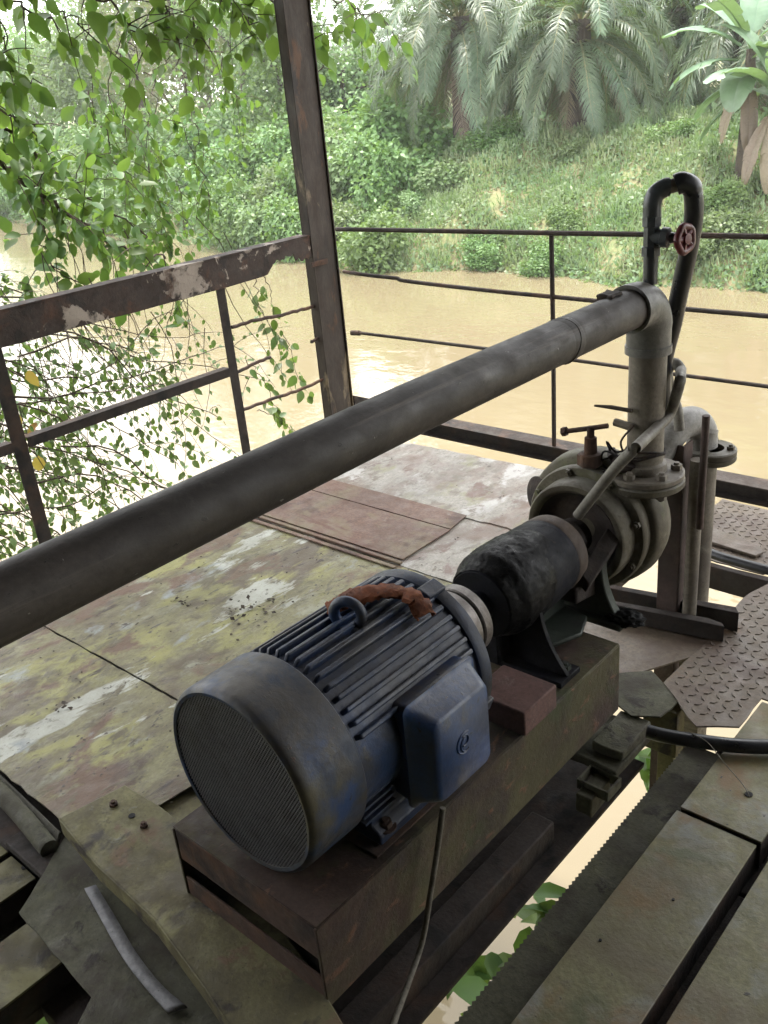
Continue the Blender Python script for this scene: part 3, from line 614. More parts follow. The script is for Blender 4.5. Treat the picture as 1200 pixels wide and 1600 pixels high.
b = B(); b.bm.free(); b.bm = bm; pk(b.obj('grease', 'grease', smooth=60))
for q in ((AX + .13, 1.955, .2585), (AX + .165, 1.66, .2565)):
    b = B(); hexbolt(b, q, (0, 0, 1), .015, .013); pk(b.obj('bolt', 'castgreen'))
# shaft and gland between the yoke and the casing
b = B(); b.lathe([(1.85, .03), (1.92, .03), (1.921, .062), (1.94, .066), (1.941, .048), (1.99, .05)], (AX, 0, PZ_), Y, 32); pk(b.obj('gland', 'cast_dark'))
b = B(); b.lathe([(2.045, 0), (2.045, .045), (2.028, .100), (1.988, .126), (1.980, .136), (1.980, .146), (1.986, .151), (2.036, .153), (2.037, .176), (2.042, .180), (2.058, .180), (2.062, .176), (2.078, .176)], (AX, 0, PZ_), Y, 64); bp = pk(b.obj('back_plate', 'cast', smooth=40))
b = B(); b.lathe([(2.040, .03), (2.0405, .045), (2.0235, .099), (1.990, .122)], (AX, 0, PZ_), Y, 48); o = b.obj('stuffing_recess', 'cast_dark', smooth=40); pk(o)
for k in range(8):
    b = B(); hexbolt(b, (AX + .165 * math.cos(k * PI / 4 + .3), 2.037, PZ_ + .165 * math.sin(k * PI / 4 + .3)), (0, -1, 0), .011, .009); pk(b.obj('bolt', 'cast'))
# volute: spiral rings
b = B(); rings = []
for i in range(49):
    a = 2 * PI * i / 48; rv = .150 + .050 * ((a + PI * .5) % (2 * PI)) / (2 * PI) ; rv = .186 + .020 * (((a + PI) % (2 * PI)) / (2 * PI))
    ring = []
    for t, s_ in ((2.078, .80), (2.080, .96), (2.09, 1.0), (2.13, 1.02), (2.165, .98), (2.195, .85), (2.212, .60), (2.215, .36), (2.26, .34), (2.26, .0)):
        ring.append(Vector((AX + rv * s_ * math.cos(a), t, PZ_ + rv * s_ * math.sin(a))))
    rings.append(ring)
vs = [[b.bm.verts.new(p) for p in r] for r in rings[:-1]]; vs.append(vs[0])
for p, q in zip(vs, vs[1:]):
    for i in range(len(p) - 1): b.bm.faces.new((p[i], p[i + 1], q[i + 1], q[i]))
bmesh.ops.remove_doubles(b.bm, verts=b.bm.verts, dist=1e-5); pk(b.obj('volute', 'cast', smooth=50))
RX, RY = -1.062, 2.14
b = B(); b.tube(smoothpath([(RX - .03, RY - .03, .36), (RX - .012, RY - .02, .44), (RX - .003, RY - .006, .52), (RX, RY, .572)], 6), [.070, .070, .070, .070, .069, .068, .067, .066, .065, .064, .063, .062, .061, .060, .059, .058, .058, .058, .058], 28); pk(b.obj('discharge_throat', 'cast', smooth=60))
b = B(); b.lathe([(.566, .05), (.566, .102), (.570, .106), (.584, .106), (.588, .102), (.588, .05)], (RX, RY, 0), (0, 0, 1), 48, close=True); pk(b.obj('flange', 'cast', smooth=40))
b = B(); b.lathe([(0, 0), (0, .030), (.05, .030), (.052, .056), (.068, .058), (.072, .05), (.074, 0)], (AX - .150, 2.14, PZ_ + .035), (-.40, -.90, .10), 32); pk(b.obj('blank_cap', 'cast_dark', smooth=40))
b = B(); p0 = Vector((AX + .01, 2.05, PZ_ + .19)); b.lathe([(0, .030), (.03, .028), (.032, .018), (.075, .016), (.078, .010), (.105, .010)], p0, (0, 0, 1), 16); b.tube([p0 + Vector((-.065, -.01, .085)), p0 + Vector((-.01, 0, .098)), p0 + Vector((.045, .01, .112))], .007, 8); b.lathe([(0, 0), (0, .013), (.012, .013), (.012, 0)], p0 + Vector((-.068, -.01, .084)), (-.8, 0, -.2), 6); pk(b.obj('bleed_valve', 'rust'))
b = B(); b.lathe([(0, .02), (.0, .034), (.03, .034), (.032, .02)], (AX + .005, 2.055, PZ_ + .185), (0, 0, 1), 6); pk(b.obj('bleed_boss', 'rust'))

# ------------------------------------------------------------------ discharge pipe with elbow and riser
dp = thing('discharge_pipe', 'long grey discharge pipe on an elbow riser crossing above the deck', 'pipe', (RX, RY, .588))
def dk(o): return child(o, dp)
ZP = 1.063
b = B(); b.lathe([(.589, .05), (.589, .100), (.593, .104), (.604, .104), (.608, .100), (.608, .05)], (RX, RY, 0), (0, 0, 1), 48, close=True); fl = dk(b.obj('flange', 'riser', smooth=40))
for k in range(6):
    a = k * PI / 3 + .5; b = B(); hexbolt(b, (RX + .082 * math.cos(a), RY + .082 * math.sin(a), .6085), (0, 0, 1), .015, .014); o = b.obj('bolt', 'riser'); o.parent = fl; b = B(); hexbolt(b, (RX + .082 * math.cos(a), RY + .082 * math.sin(a), .565), (0, 0, -1), .015, .012); o = b.obj('bolt', 'riser'); o.parent = fl
b = B(); b.lathe([(.600, .060), (.63, .056), (.635, .0475), (.945, .0475)], (RX, RY, 0), (0, 0, 1), 40); dk(b.obj('riser_pipe', 'riser', smooth=40))
# elbow
er = .072; pts = [(RX, RY, .935), (RX, RY, ZP - er)] + [(RX, RY - er + er * math.cos(a), ZP - er + er * math.sin(a)) for a in np.linspace(.15, PI / 2, 9)] + [(RX, RY - er - .035, ZP)]
b = B(); b.tube(pts, [.0555] * 2 + [.0575] * 9 + [.0565], 40); b.lathe([(.930, .0476), (.930, .0585), (.950, .0585), (.952, .05)], (RX, RY, 0), (0, 0, 1), 40); b.lathe([(0, .052), (0, .0595), (.02, .0595), (.022, .052)], (RX, RY - er - .040, ZP), (0, 1, 0), 40); dk(b.obj('elbow', 'elbow', smooth=50))
b = B(); b.tube([(RX + .002, RY - er - .02, ZP), (RX + .006, 1.2, ZP + .004), (RX + .010, .4, ZP - .002), (RX + .015, -2.2, ZP - .03)], .0485, 48); dk(b.obj('horizontal_pipe', 'pipe', smooth=50))
b = B(); b.lathe([(0, .0485), (.004, .0496), (.040, .0496), (.044, .0485)], (RX + .003, 1.70, ZP + .001), (0, 1, 0), 40); b.tube([(RX + .003 + .049 * math.cos(a), 1.72 + .008 * math.sin(2 * a), ZP + .049 * math.sin(a)) for a in np.linspace(0, 2 * PI, 30)], .0025, 6); dk(b.obj('pipe_joint', 'pipe', smooth=50))
b = B(); b.box((RX - .03, 1.93, ZP + .044), (RX + .01, 1.98, ZP + .056)); dk(b.obj('patch', 'cast_dark', bevel=.004, cuts=2, jitter=.003))
# priming loop with valve on top of the elbow
pp = thing('priming_pipe', 'small looped priming pipe with gate valve above the elbow', 'pipe', (RX, RY, ZP + .05))
def ppk(o): return child(o, pp)
VX, VY = RX + .014, RY - .03
b = B(); b.lathe([(1.11, .0175), (1.19, .0175)], (VX, VY, 0), (0, 0, 1), 20); ppk(b.obj('nipple', 'bluepvc', smooth=40))
VZ = 1.222
b = B(); b.lathe([(-.045, .019), (-.045, .023), (-.024, .023), (-.022, .0195), (.022, .0195), (.024, .023), (.046, .023), (.048, .019)], (VX, VY, VZ), (0, 0, 1), 8); va = Vector((.86, .12, -.06)).normalized(); b.lathe([(.0, .019), (.024, .019), (.026, .024), (.042, .024), (.046, .014), (.058, .011), (.060, .005), (.082, .005)], (VX, VY, VZ), va, 12); ppk(b.obj('gate_valve', 'bluepvc', smooth=35))
hw = Vector((VX, VY, VZ)) + va * .080; ha = Vector((.93, -.18, .05)).normalized(); u, w = perp(ha); b = B()
b.tube([hw + (u * math.cos(a) + w * math.sin(a)) * (.029 + .0015 * math.cos(5 * a)) for a in np.linspace(0, 2 * PI, 41)], .0085, 8, cap=False)
for k in range(5):
    a = k * 2 * PI / 5; b.tube([hw + (u * math.cos(a) + w * math.sin(a)) * .006, hw + (u * math.cos(a) + w * math.sin(a)) * .030], .0075, 6)
b.lathe([(-.008, .013), (.010, .013), (.012, 0)], hw, ha, 10); ppk(b.obj('handwheel', 'red', smooth=50))
b = B(); b.tube(smoothpath([(VX, VY, 1.268), (VX, VY, 1.295), (VX + .006, VY + .004, 1.318), (VX + .022, VY + .016, 1.330), (VX + .030, VY + .022, 1.331)], 5), .0215, 18); ppk(b.obj('street_elbow', 'bluepvc', smooth=60))
b = B(); b.tube([(VX + .028, VY + .020, 1.331), (VX + .052, VY + .042, 1.336)], .0165, 16); ppk(b.obj('nipple', 'steel', smooth=60))
b = B(); b.tube(smoothpath([(VX + .040, VY + .034, 1.334), (VX + .053, VY + .042, 1.338), (VX + .068, VY + .056, 1.325), (VX + .074, VY + .062, 1.290), (VX + .070, VY + .070, 1.235), (VX + .055, VY + .080, 1.160), (VX + .038, VY + .090, 1.090), (VX + .015, VY + .105, .99), (VX - .02, VY + .13, .86), (VX - .03, VY + .17, .72)], 6), [.0245] * 14 + [.0225] * 41, 18); ppk(b.obj('u_bend', 'blackhose', smooth=60))

# ------------------------------------------------------------------ suction pipe, support post, rods, hoses
sp = thing('suction_pipe', 'silver suction elbow and flanged pipe behind the rusty support post', 'pipe', (-1.07, 2.5, .5))
def sk(o): return child(o, sp)
b = B(); b.tube([(-1.055, 2.50, -2.8), (-1.055, 2.50, .52)], .042, 24); sk(b.obj('vertical_pipe', 'riser', smooth=60))
b = B(); b.lathe([(.515, .04), (.515, .072), (.519, .076), (.532, .076), (.5325, .073), (.535, .076), (.548, .076), (.552, .072), (.552, .04)], (-1.035, 2.50, 0), (0, 0, 1), 36, close=True)
fl2 = sk(b.obj('flange', 'cast', smooth=40))
for k in range(4):
    b = B(); hexbolt(b, (-1.035 + .058 * math.cos(k * PI / 2 + .2), 2.5 + .058 * math.sin(k * PI / 2 + .2), .552), (0, 0, 1), .011, .01); o = b.obj('bolt', 'cast'); o.parent = fl2
b = B(); b.tube(smoothpath([(-1.06, 2.50, .55), (-1.065, 2.50, .60), (-1.08, 2.47, .635), (-1.10, 2.41, .63), (-1.13, 2.34, .56), (-1.16, 2.28, .48), (-1.184, 2.22, .4545)], 6), .045, 24); b.lathe([(0, .045), (0, .050), (.012, .050), (.012, .045)], (-1.066, 2.497, .598), (0, .35, .9), 28); sk(b.obj('elbow', 'silver', smooth=60))
po = B(); po.box((-1.118, 2.360, -2.9), (-1.052, 2.366, .60)); po.box((-1.058, 2.3665, -2.9), (-1.052, 2.42, .60)); po = po.obj('support_post', 'redpost', bevel=.0015); tag(po, 'rusty red brown angle post standing beside the pump outlet', 'post')
b = B(); b.tube([(-1.018, 2.378, -.4), (-1.018, 2.378, .56)], .021, 18); o = b.obj('conduit_pipe', 'riser', smooth=60); tag(o, 'slim grey pipe standing against the red brown angle post', 'pipe')
b = B(); b.tube([(-.990, 2.352, .36), (-.990, 2.352, .705)], .0105, 12); o = b.obj('steel_rod', 'redpost', smooth=60); tag(o, 'short upright rusty rod beside the silver suction elbow', 'rod')
b = B(); b.tube(smoothpath([(-1.154,1.950,0.525),(-1.094,1.950,0.614),(-1.041,1.950,0.690),(-0.993,1.950,0.747)], 6) + smoothpath([(-1.012,2.050,0.740)] + [(-1.015,2.170,0.757),(-0.997,2.170,0.812),(-0.987,2.170,0.856)], 5) + smoothpath([(-1.045,2.300,0.842),(-1.060,2.300,0.858),(-1.075,2.300,0.852),(-1.085,2.300,0.830)], 5) + smoothpath([(-1.100,2.360,0.759),(-1.078,2.360,0.706),(-1.068,2.360,0.647)], 5), .0145, 12); o = b.obj('hose', 'greyhose', smooth=60); tag(o, 'grey rubber hose tied to the riser and looped behind it', 'hose')
b = B()
for z, r in ((.655, .051), (.668, .052), (.66, .0525)):
    b.tube([(RX + r * math.cos(a), RY + r * math.sin(a), z + .008 * math.sin(2 * a + z * 90)) for a in np.linspace(0, 2 * PI, 26)], .0028, 6)
b.tube(smoothpath([(-1.074,2.080,0.687),(-1.116,2.080,0.669),(-1.143,2.080,0.693),(-1.129,2.080,0.655),(-1.158,2.080,0.635),(-1.138,2.080,0.611)], 5), .003, 6); b.tube(smoothpath([(-1.056,2.060,0.759),(-1.091,2.060,0.709),(-1.081,2.060,0.666),(-1.137,2.060,0.674),(-1.150,2.060,0.640)], 5), .0028, 6)
o = b.obj('tie_wire', 'rust_dark'); tag(o, 'rusty tie wire wound round the foot of the riser', 'wire')
b = B(); b.tube([(-1.180,2.080,0.788),(-1.131,2.080,0.791),(-1.071,2.080,0.790)], [.003, .006, .006], 8); o = b.obj('stick', 'twig'); tag(o, 'thin dark stick poking sideways from the riser', 'stick')
b = B(); b.tube([(-1.121,2.080,0.752),(-1.075,2.080,0.746)], .0105, 6); o = b.obj('wood_peg', 'timber'); tag(o, 'short grey peg wired to the riser below the stick', 'peg')
b = B()
for p, s_ in (((-1.177,2.080,0.603), .030), ((-1.129,2.090,0.652), .022), ((-1.091,2.080,0.637), .028), ((-1.131,2.060,0.607), .02)):
    mt = Matrix.Translation(p) @ Matrix.Rotation(random.uniform(0, 3), 4, (.3, .5, .8)); b.box((-s_, -s_ * .6, -s_ * .5), (s_, s_ * .6, s_ * .5), mt)
o = b.obj('scrap_fitting', 'cast_dark', cuts=2, jitter=.003, bevel=.002); tag(o, 'heap of small rusty scrap fittings beside the pump flange', 'scrap')
b = B(); b.tube(smoothpath([(-0.870,1.816,0.030),(-0.825,1.825,0.030),(-0.752,1.852,0.030),(-0.668,1.889,0.030),(-0.586,1.943,0.030),(-0.486,2.032,0.030)], 6), .0185, 16); o = b.obj('black_pipe', 'blackhose', smooth=60); tag(o, 'black plastic pipe lying over the end of the near plank', 'pipe')
b = B(); b.tube(smoothpath([(-1.210,2.838,0.030),(-1.116,2.810,0.030),(-1.023,2.802,0.030),(-0.925,2.799,0.030),(-0.734,2.803,0.030)], 6), .0165, 16); o = b.obj('black_pipe', 'blackhose', smooth=60); tag(o, 'black plastic pipe crossing the far checker plate', 'pipe')
b = B(); b.tube(smoothpath([(-0.777,1.850,0.050),(-0.721,1.837,0.050),(-0.661,1.791,0.050),(-0.594,1.742,0.050),(-0.564,1.711,0.050)], 6), .0012, 5); o = b.obj('wire', 'cord'); tag(o, 'thin pale wire curling over the black pipe onto the plank', 'wire')
b = B(); b.prism([(-1.260,3.008,-0.002),(-1.244,3.055,-0.002),(-1.042,3.002,-0.002),(-1.011,2.957,-0.002),(-1.022,2.917,-0.002),(-1.232,2.945,-0.002)], (0, 0, .01)); o = b.obj('flat_bar', 'checker', bevel=.002); tag(o, 'short flat steel bar lying on the far checker plate', 'bar')
# angle irons and gusset at the end of the base
ab = thing('angle_bracket', 'dark angle irons over a triangular steel plate beyond the base frame', 'bracket', (-1.1, 2.35, .05))
b = B(); b.prism([(-1.296,2.369,0.075),(-0.903,2.449,0.075),(-0.881,2.419,0.075),(-1.283,2.347,0.075)], (0, 0, -.085)); b.prism([(-1.36, 2.41, -.01), (-.90, 2.48, -.01), (-.90, 2.42, -.01), (-1.36, 2.35, -.01)], (0, 0, .006)); child(b.obj('angle_iron', 'rust_dark', bevel=.002), ab)
b = B(); b.prism([(-1.251,2.297,0.065),(-0.954,2.361,0.065),(-0.907,2.357,0.065),(-0.892,2.341,0.065),(-1.239,2.276,0.065)], (0, 0, -.055)); child(b.obj('angle_iron', 'rust_dark', bevel=.002), ab)
b = B(); b.prism([(-1.406,2.282,0.004),(-0.893,2.366,0.004),(-0.872,2.339,0.004),(-0.962,2.190,0.004),(-1.064,2.005,0.004),(-1.184,1.989,0.004)], (0, 0, -.006)); child(b.obj('gusset_plate', 'checker', bevel=.001), ab)
b = B(); b.box((-.99, 2.26, -.6), (-.92, 2.33, -.008)); child(b.obj('post', 'timber'), ab)

# ------------------------------------------------------------------ loose things near the camera
ch = thing('steel_channel', 'mossy olive steel channel lying across the near deck edge', 'steel channel', (-1.6, .75, 0))
zc = .055; top = [(-1.851,0.688,0.055), (-1.818,0.859,0.055), (-1.792,0.860,0.055), (-1.675,0.866,0.055), (-1.501,0.855,0.055), (-1.273,0.822,0.055), (-1.071,0.775,0.055), (-0.861,0.702,0.055), (-0.936,0.555,0.055), (-1.182,0.610,0.055), (-1.403,0.649,0.055), (-1.642,0.659,0.055)]
b = B(); b.prism(top, (0, 0, -.007)); child(b.obj('web', 'mossy', bevel=.003), ch)
b = B(); b.prism([top[0], top[11], top[10], top[9], top[8]] + [tuple(Vector(p) + Vector((.0, .006, 0))) for p in (top[8], top[9], top[10], top[11], top[0])], (0, 0, -.05)); child(b.obj('flange', 'mossy', bevel=.002), ch)
for px_, r in (((-1.776,0.798,0.056), .011), ((-1.651,0.800,0.056), .010)):
    b = B(); hexbolt(b, px_, (0, 0, 1), r, .007); child(b.obj('bolt', 'rust'), ch)
for px_ in ((-1.706,0.803,0.056), (-1.447,0.814,0.056)):
    b = B(); b.lathe([(0, 0), (0, .0085), (.001, .0085), (.001, 0)], px_, (0, 0, 1), 14); child(b.obj('painted_hole', 'hollow'), ch)  # dark discs on the web, painted as shade in the holes
b = B(); ed = []
L_ = smoothpath([(-1.670,0.631,-0.012),(-1.552,0.603,-0.012),(-1.425,0.575,-0.012),(-1.322,0.563,-0.012),(-1.251,0.558,-0.012)], 6); R2 = smoothpath([(-1.658,0.654,-0.012),(-1.541,0.629,-0.012),(-1.421,0.602,-0.012),(-1.313,0.588,-0.012),(-1.231,0.589,-0.012)], 6)
pv = [b.bm.verts.new(p) for p in L_]; qv = [b.bm.verts.new(p) for p in R2]
for i in range(len(pv) - 1): b.bm.faces.new((pv[i], qv[i], qv[i + 1], pv[i + 1]))
o = b.obj('rubber_strip', 'strip', smooth=60); md = o.modifiers.new('thick', 'SOLIDIFY'); md.thickness = .006; md.offset = 1; tag(o, 'curved grey rubber strip lying on the low rusty plate', 'strip')
b = B(); b.tube(smoothpath([(-0.940,1.071,0.293),(-0.940,1.043,0.201),(-0.940,1.010,0.107),(-0.940,0.975,0.013)] + [(-0.922,0.909,-0.020),(-0.884,0.815,-0.020),(-0.841,0.721,-0.020)], 6), .0062, 10); o = b.obj('cable', 'cord', smooth=60); tag(o, 'grey cable hanging from the terminal box down the base frame', 'cable')
b = B(); b.box((-1.36, .30, -.06), (-.86, .62, -.045)); o = b.obj('kick_plate', 'rust'); o.parent = floor
# crumbs of dirt, bark and leaf litter on the deck
n = 420; pos = np.c_[RNG.uniform(-2.9, -1.5, n), RNG.uniform(.75, 3.1, n), np.full(n, .0035)]
keep = RNG.random(n) < .75; pos = pos[keep]; n = len(pos)
ax_ = rnd(n); ax_[:, 2] *= .2; V, F = scatter(pos, ax_, np.tile([0, 0, 1.], (n, 1)) + rnd(n) * .4, RNG.uniform(.004, .014, n), *QUAD)
pos2 = np.concatenate([np.array(c)[None] + RNG.normal(size=(m_, 3)) * np.array([sx_, sy_, .0015]) for c, m_, sx_, sy_ in (((-2.293,1.641,0.006), 22, .06, .05), ((-2.259,1.729,0.006), 16, .05, .04), ((-2.537,1.587,0.006), 16, .03, .012), ((-2.332,0.973,0.006), 10, .02, .02), ((-1.948,2.140,0.006), 14, .05, .05))]); m_ = len(pos2)
V2, F2 = scatter(pos2, rnd(m_) * np.array([1, 1, .25]), np.tile([0, 0, 1.], (m_, 1)) + rnd(m_) * .5, RNG.uniform(.008, .026, m_), *QUAD); F2 = F2 + len(V); V = np.concatenate([V, V2]); F = np.concatenate([F, F2])
o = raw('debris', V, F, 'twig'); tag(o, 'dark crumbs of leaf litter strewn on the steel deck', 'debris', kind='stuff')

# ================================================================== vegetation of the far bank
def place(px, py, y):            # ground point below / above a map position
    return Vector((px, y, ground_h(px, y)))
def frond(th0, droop, L, mat, seed, leaf=.62, dens=1.0):
    r = random.Random(seed); n = 26; pts = []; x = z = 0.; yb = 0.
    for i in range(n + 1):
        t = i / n; pts.append((x, yb, z)); th = th0 - droop * t ** 1.15; x += math.cos(th) * L / n; z += math.sin(th) * L / n; yb += r.uniform(-.012, .012) + .02 * math.sin(seed)
    P_ = np.array(pts); T = np.gradient(P_, axis=0); T /= np.linalg.norm(T, axis=1, keepdims=True)
    V, F = [], []
    for i, p in enumerate(P_):       # rachis, three sided
        w = .045 * (1 - .85 * i / n); up = np.cross(T[i], (0, 1, 0)); up = up / np.linalg.norm(up)
        V += [p + np.array((0, w, 0)), p - np.array((0, w, 0)), p - up * w * .9]
    for i in range(n):
        for k in range(3): F.append((i * 3 + k, i * 3 + (k + 1) % 3, i * 3 + 3 + (k + 1) % 3, i * 3 + 3 + k))
    m = int(92 * dens)
    for j in range(m):
        t = .13 + .87 * j / (m - 1); fi = t * n; i0 = min(n - 1, int(fi)); p = P_[i0] + (P_[i0 + 1] - P_[i0]) * (fi - i0); tg = T[i0]
        up = np.cross(tg, (0, 1, 0)); up = up / np.linalg.norm(up)
        if up[2] < 0: up = -up
        ll = leaf * (math.sin(PI * (.10 + .80 * t)) ** .7) * (1 if t < .96 else .8)
        for sd_ in (1, -1):
            d = np.array((0, sd_, 0)) * (.80 + r.uniform(-.15, .1)) + tg * (.48 + .35 * t + r.uniform(-.12, .12)) + up * r.uniform(-.15, .40)
            d = d / np.linalg.norm(d); l2 = ll * r.uniform(.82, 1.1); g = np.array((0, 0, -1.)) * r.uniform(.3, 1.0)
            a = p; c1 = p + d * l2 * .5 + g * l2 * .10; c2 = p + d * l2 * .95 + g * l2 * .55
            wv = tg * .024
            k = len(V); V += [a - wv * .6, a + wv * .6, c1 + wv, c1 - wv, c2 + wv * .15, c2 - wv * .15]
            F += [(k, k + 1, k + 2, k + 3), (k + 3, k + 2, k + 4, k + 5)]
    o = raw('frond', V, F, mat); o.data.materials.append(M['rachis'] if mat == 'frond' else M[mat]); mi = np.zeros(len(F), np.int32); mi[:3 * n] = 1; o.data.polygons.foreach_set('material_index', mi); return o
FR = []
for kind, (th, dr, L, mt) in enumerate(((78, 62, 3.3, 'frond'), (50, 132, 4.6, 'frond'), (20, 110, 4.8, 'frond'), (-8, 82, 4.7, 'frond'), (-38, 50, 3.8, 'frond_dead'))):
    FR.append([frond(rad(th + dv), rad(dr + dv), L, mt, 11 * kind + q, dens=1.0 if kind < 4 else .6) for q, dv in enumerate((-6, 0, 7))])
_protos = [f for k in FR for f in k]
def palm(x, y, h, label, s=1., n=38, seed=0, group='oil palms along the far bank'):
    r = random.Random(seed); base = place(x, 0, y)
    t = thing('oil_palm', label, 'palm tree', base, group)
    b = B(); b.tube([(0, 0, -.3), (.05, 0, h * .5), (0, .04, h)], [.34, .30, .26], 12); bo = b.obj('trunk', 'palmbark', t, cuts=2, jitter=.03)
    for k in range(26):            # stubs of cut leaf bases joined into one rough sleeve
        pass
    for k in range(n):
        rank = k / n; kd = 0 if rank < .08 else 1 if rank < .32 else 2 if rank < .62 else 3 if rank < .92 else 4
        f = inst(r.choice(FR[kd]), 'frond', (0, 0, h - .05 - .5 * rank), (r.uniform(-.12, .12), r.uniform(-.15, .15), k * 2.39996 + r.uniform(-.3, .3)), s * r.uniform(.85, 1.12), t)
        if kd == 4: f['label'] = 'dead brown frond hanging down'
    return t
def cloud(lobes, n, size, tv=QUAD, up=.5, shell=.5):
    """leaf faces spread through lumpy lobes (centre, radii)"""
    w = np.array([l[1][0] * l[1][1] + l[1][0] * l[1][2] for l in lobes]); cnt = np.maximum(20, (n * w / w.sum()).astype(int)); VV, FF, off = [], [], 0
    for (c, rr), m in zip(lobes, cnt):
        d = rnd(m); q = RNG.random(m) ** shell; lump = 1 + .22 * np.sin(d[:, 0] * 7 + c[0] * 3) * np.sin(d[:, 1] * 6 + c[1]) + .16 * np.sin(d[:, 2] * 11 + d[:, 0] * 9)
        pos = np.array(c) + d * np.array(rr) * (.35 + .65 * q[:, None]) * lump[:, None]
        ax_ = d * .7 + rnd(m) * .8 + np.array((0, 0, -.45)); nr = d * .5 + np.array((0, 0, up)) + rnd(m) * .65
        V, F = scatter(pos, ax_, nr, RNG.uniform(size * .6, size * 1.35, m), *tv); VV.append(V); FF.append(F + off); off += len(V)
    return np.concatenate(VV), np.concatenate(FF)
def lobes_for(rx, ry, rz, k, zc=.5, r=None):
    r = r or random; out = []
    for i in range(k):
        a = r.uniform(0, 2 * PI); e = r.uniform(0, 1); s_ = r.uniform(.28, .5)
        out.append(((rx * .68 * math.cos(a) * e ** .5, ry * .68 * math.sin(a) * e ** .5, rz * (zc + r.uniform(-.42, .42))), (rx * s_, ry * s_, rz * s_ * r.uniform(.6, 1.0))))
    return out
# shrubs: five meshes, copied about
SH = [raw('shrub', *cloud(lobes_for(1.25, 1.1, 1.3, 9, .42), 3600, .125), 'bush' if i % 2 == 0 else 'bush_pale') for i in range(5)]
used = set()
def shrub(x, y, s, label, k=0, group='shrubs on the far bank', dz=-.1, sz=None):
    src = SH[k % 5]
    o = inst(src, 'shrub', (x, y, ground_h(x, y) + dz), (0, 0, random.uniform(0, 6.28)), (s, s, sz or s * random.uniform(.85, 1.1)))
    return tag(o, label, 'shrub', group)
def tree(x, y, h, cr, mat, label, n=5200, leaf=.22, seed=0, trunk=.16, group='trees on the far bank', low=.25, cz=None):
    r = random.Random(seed); base = place(x, 0, y); t = thing('tree', label, 'tree', base, group)
    b = B(); tp = [(0, 0, -.3), (r.uniform(-.2, .2), r.uniform(-.2, .2), h * .35), (r.uniform(-.4, .4), r.uniform(-.4, .4), h * .62), (r.uniform(-.5, .5), 0, h * .9)]
    b.tube(smoothpath(tp, 4), [trunk * (1 - .75 * i / 12) for i in range(13)], 8); tr = b.obj('trunk', 'bark', t)
    for k in range(6):
        z0 = h * r.uniform(.35, .75); a = r.uniform(0, 2 * PI); L = cr * r.uniform(.6, .95)
        b = B(); b.tube(smoothpath([(0, 0, z0), (math.cos(a) * L * .5, math.sin(a) * L * .5, z0 + h * .10), (math.cos(a) * L, math.sin(a) * L, z0 + h * r.uniform(.05, .22))], 4), [trunk * .4 * (1 - .1 * i) for i in range(9)], 6); l = b.obj('limb', 'bark'); l.parent = tr
    lb = lobes_for(cr, cr, h * (1 - low), 15, .5, r); lb = [((c[0], c[1], c[2] + h * low), rr) for c, rr in lb]
    raw('crown', *cloud(lb, n, leaf), mat, t)
    return t
ORD_ = 'first second third fourth fifth sixth seventh eighth'.split()
# palms: front row, then the plantation behind
palm(-17.3, 23.0, 3.05, 'oil palm with the widest drooping crown, in the middle of the far bank', .78, 60, 1)
palm(-13.9, 23.6, 2.75, 'oil palm right of the widest one, skirted by brown dead fronds', .73, 58, 2)
palm(-28.3, 31.5, 2.2, 'smaller pale oil palm behind the bank shrubs beside the corner post', .8, 50, 3)
palm(-14.2, 30.0, 2.8, 'dark oil palm standing behind the gap left of the banana plants', .85, 50, 4)
for i, (x, y, h) in enumerate(((-27.0, 33.5, 2.9), (-21.2, 31.0, 3.2), (-17.4, 32.0, 3.5), (-12, 29.5, 3.1), (-8.6, 25.5, 2.8))):
    palm(x, y, h, ('grey green oil palm filling the gap between the small pale palm and the widest palm', 'grey green oil palm showing just behind the widest palm', 'grey green oil palm showing between the two front palms', 'grey green oil palm behind the banana plants', 'oil palm at the edge of the view beyond the banana plants')[i], 1.0, 32, 20 + i)
for i, (x, y, h) in enumerate(((-41, 44, 3.8), (-35.7, 43, 3.8), (-31, 42, 4.2), (-26.7, 41, 4.3), (-22.7, 40, 4.2), (-19, 38, 4.2), (-13, 36, 4.0))):
    palm(x, y, h, ('far hazy oil palm of the back row, %s from the treeline' % 'first second third fourth fifth sixth seventh'.split()[i]), 1.1, 26, 40 + i, 'back row oil palms')
for i, (x, y, h) in enumerate(((-23.2, 31.5, 8.6), (-20.4, 33.5, 9.6), (-18.8, 29.5, 8.2), (-16.2, 34.5, 9.8), (-11.6, 31.5, 8.8), (-9.6, 34.0, 9.6), (-7.4, 30.0, 8.4), (-4.5, 33.0, 9.2))):
    palm(x, y, h, 'tall oil palm trunk rising behind the lower crowns, %s from the treeline' % ORD_[i], 1.15, 30, 80 + i, 'tall palms behind the front row')
for f in _protos: bpy.data.objects.remove(f)

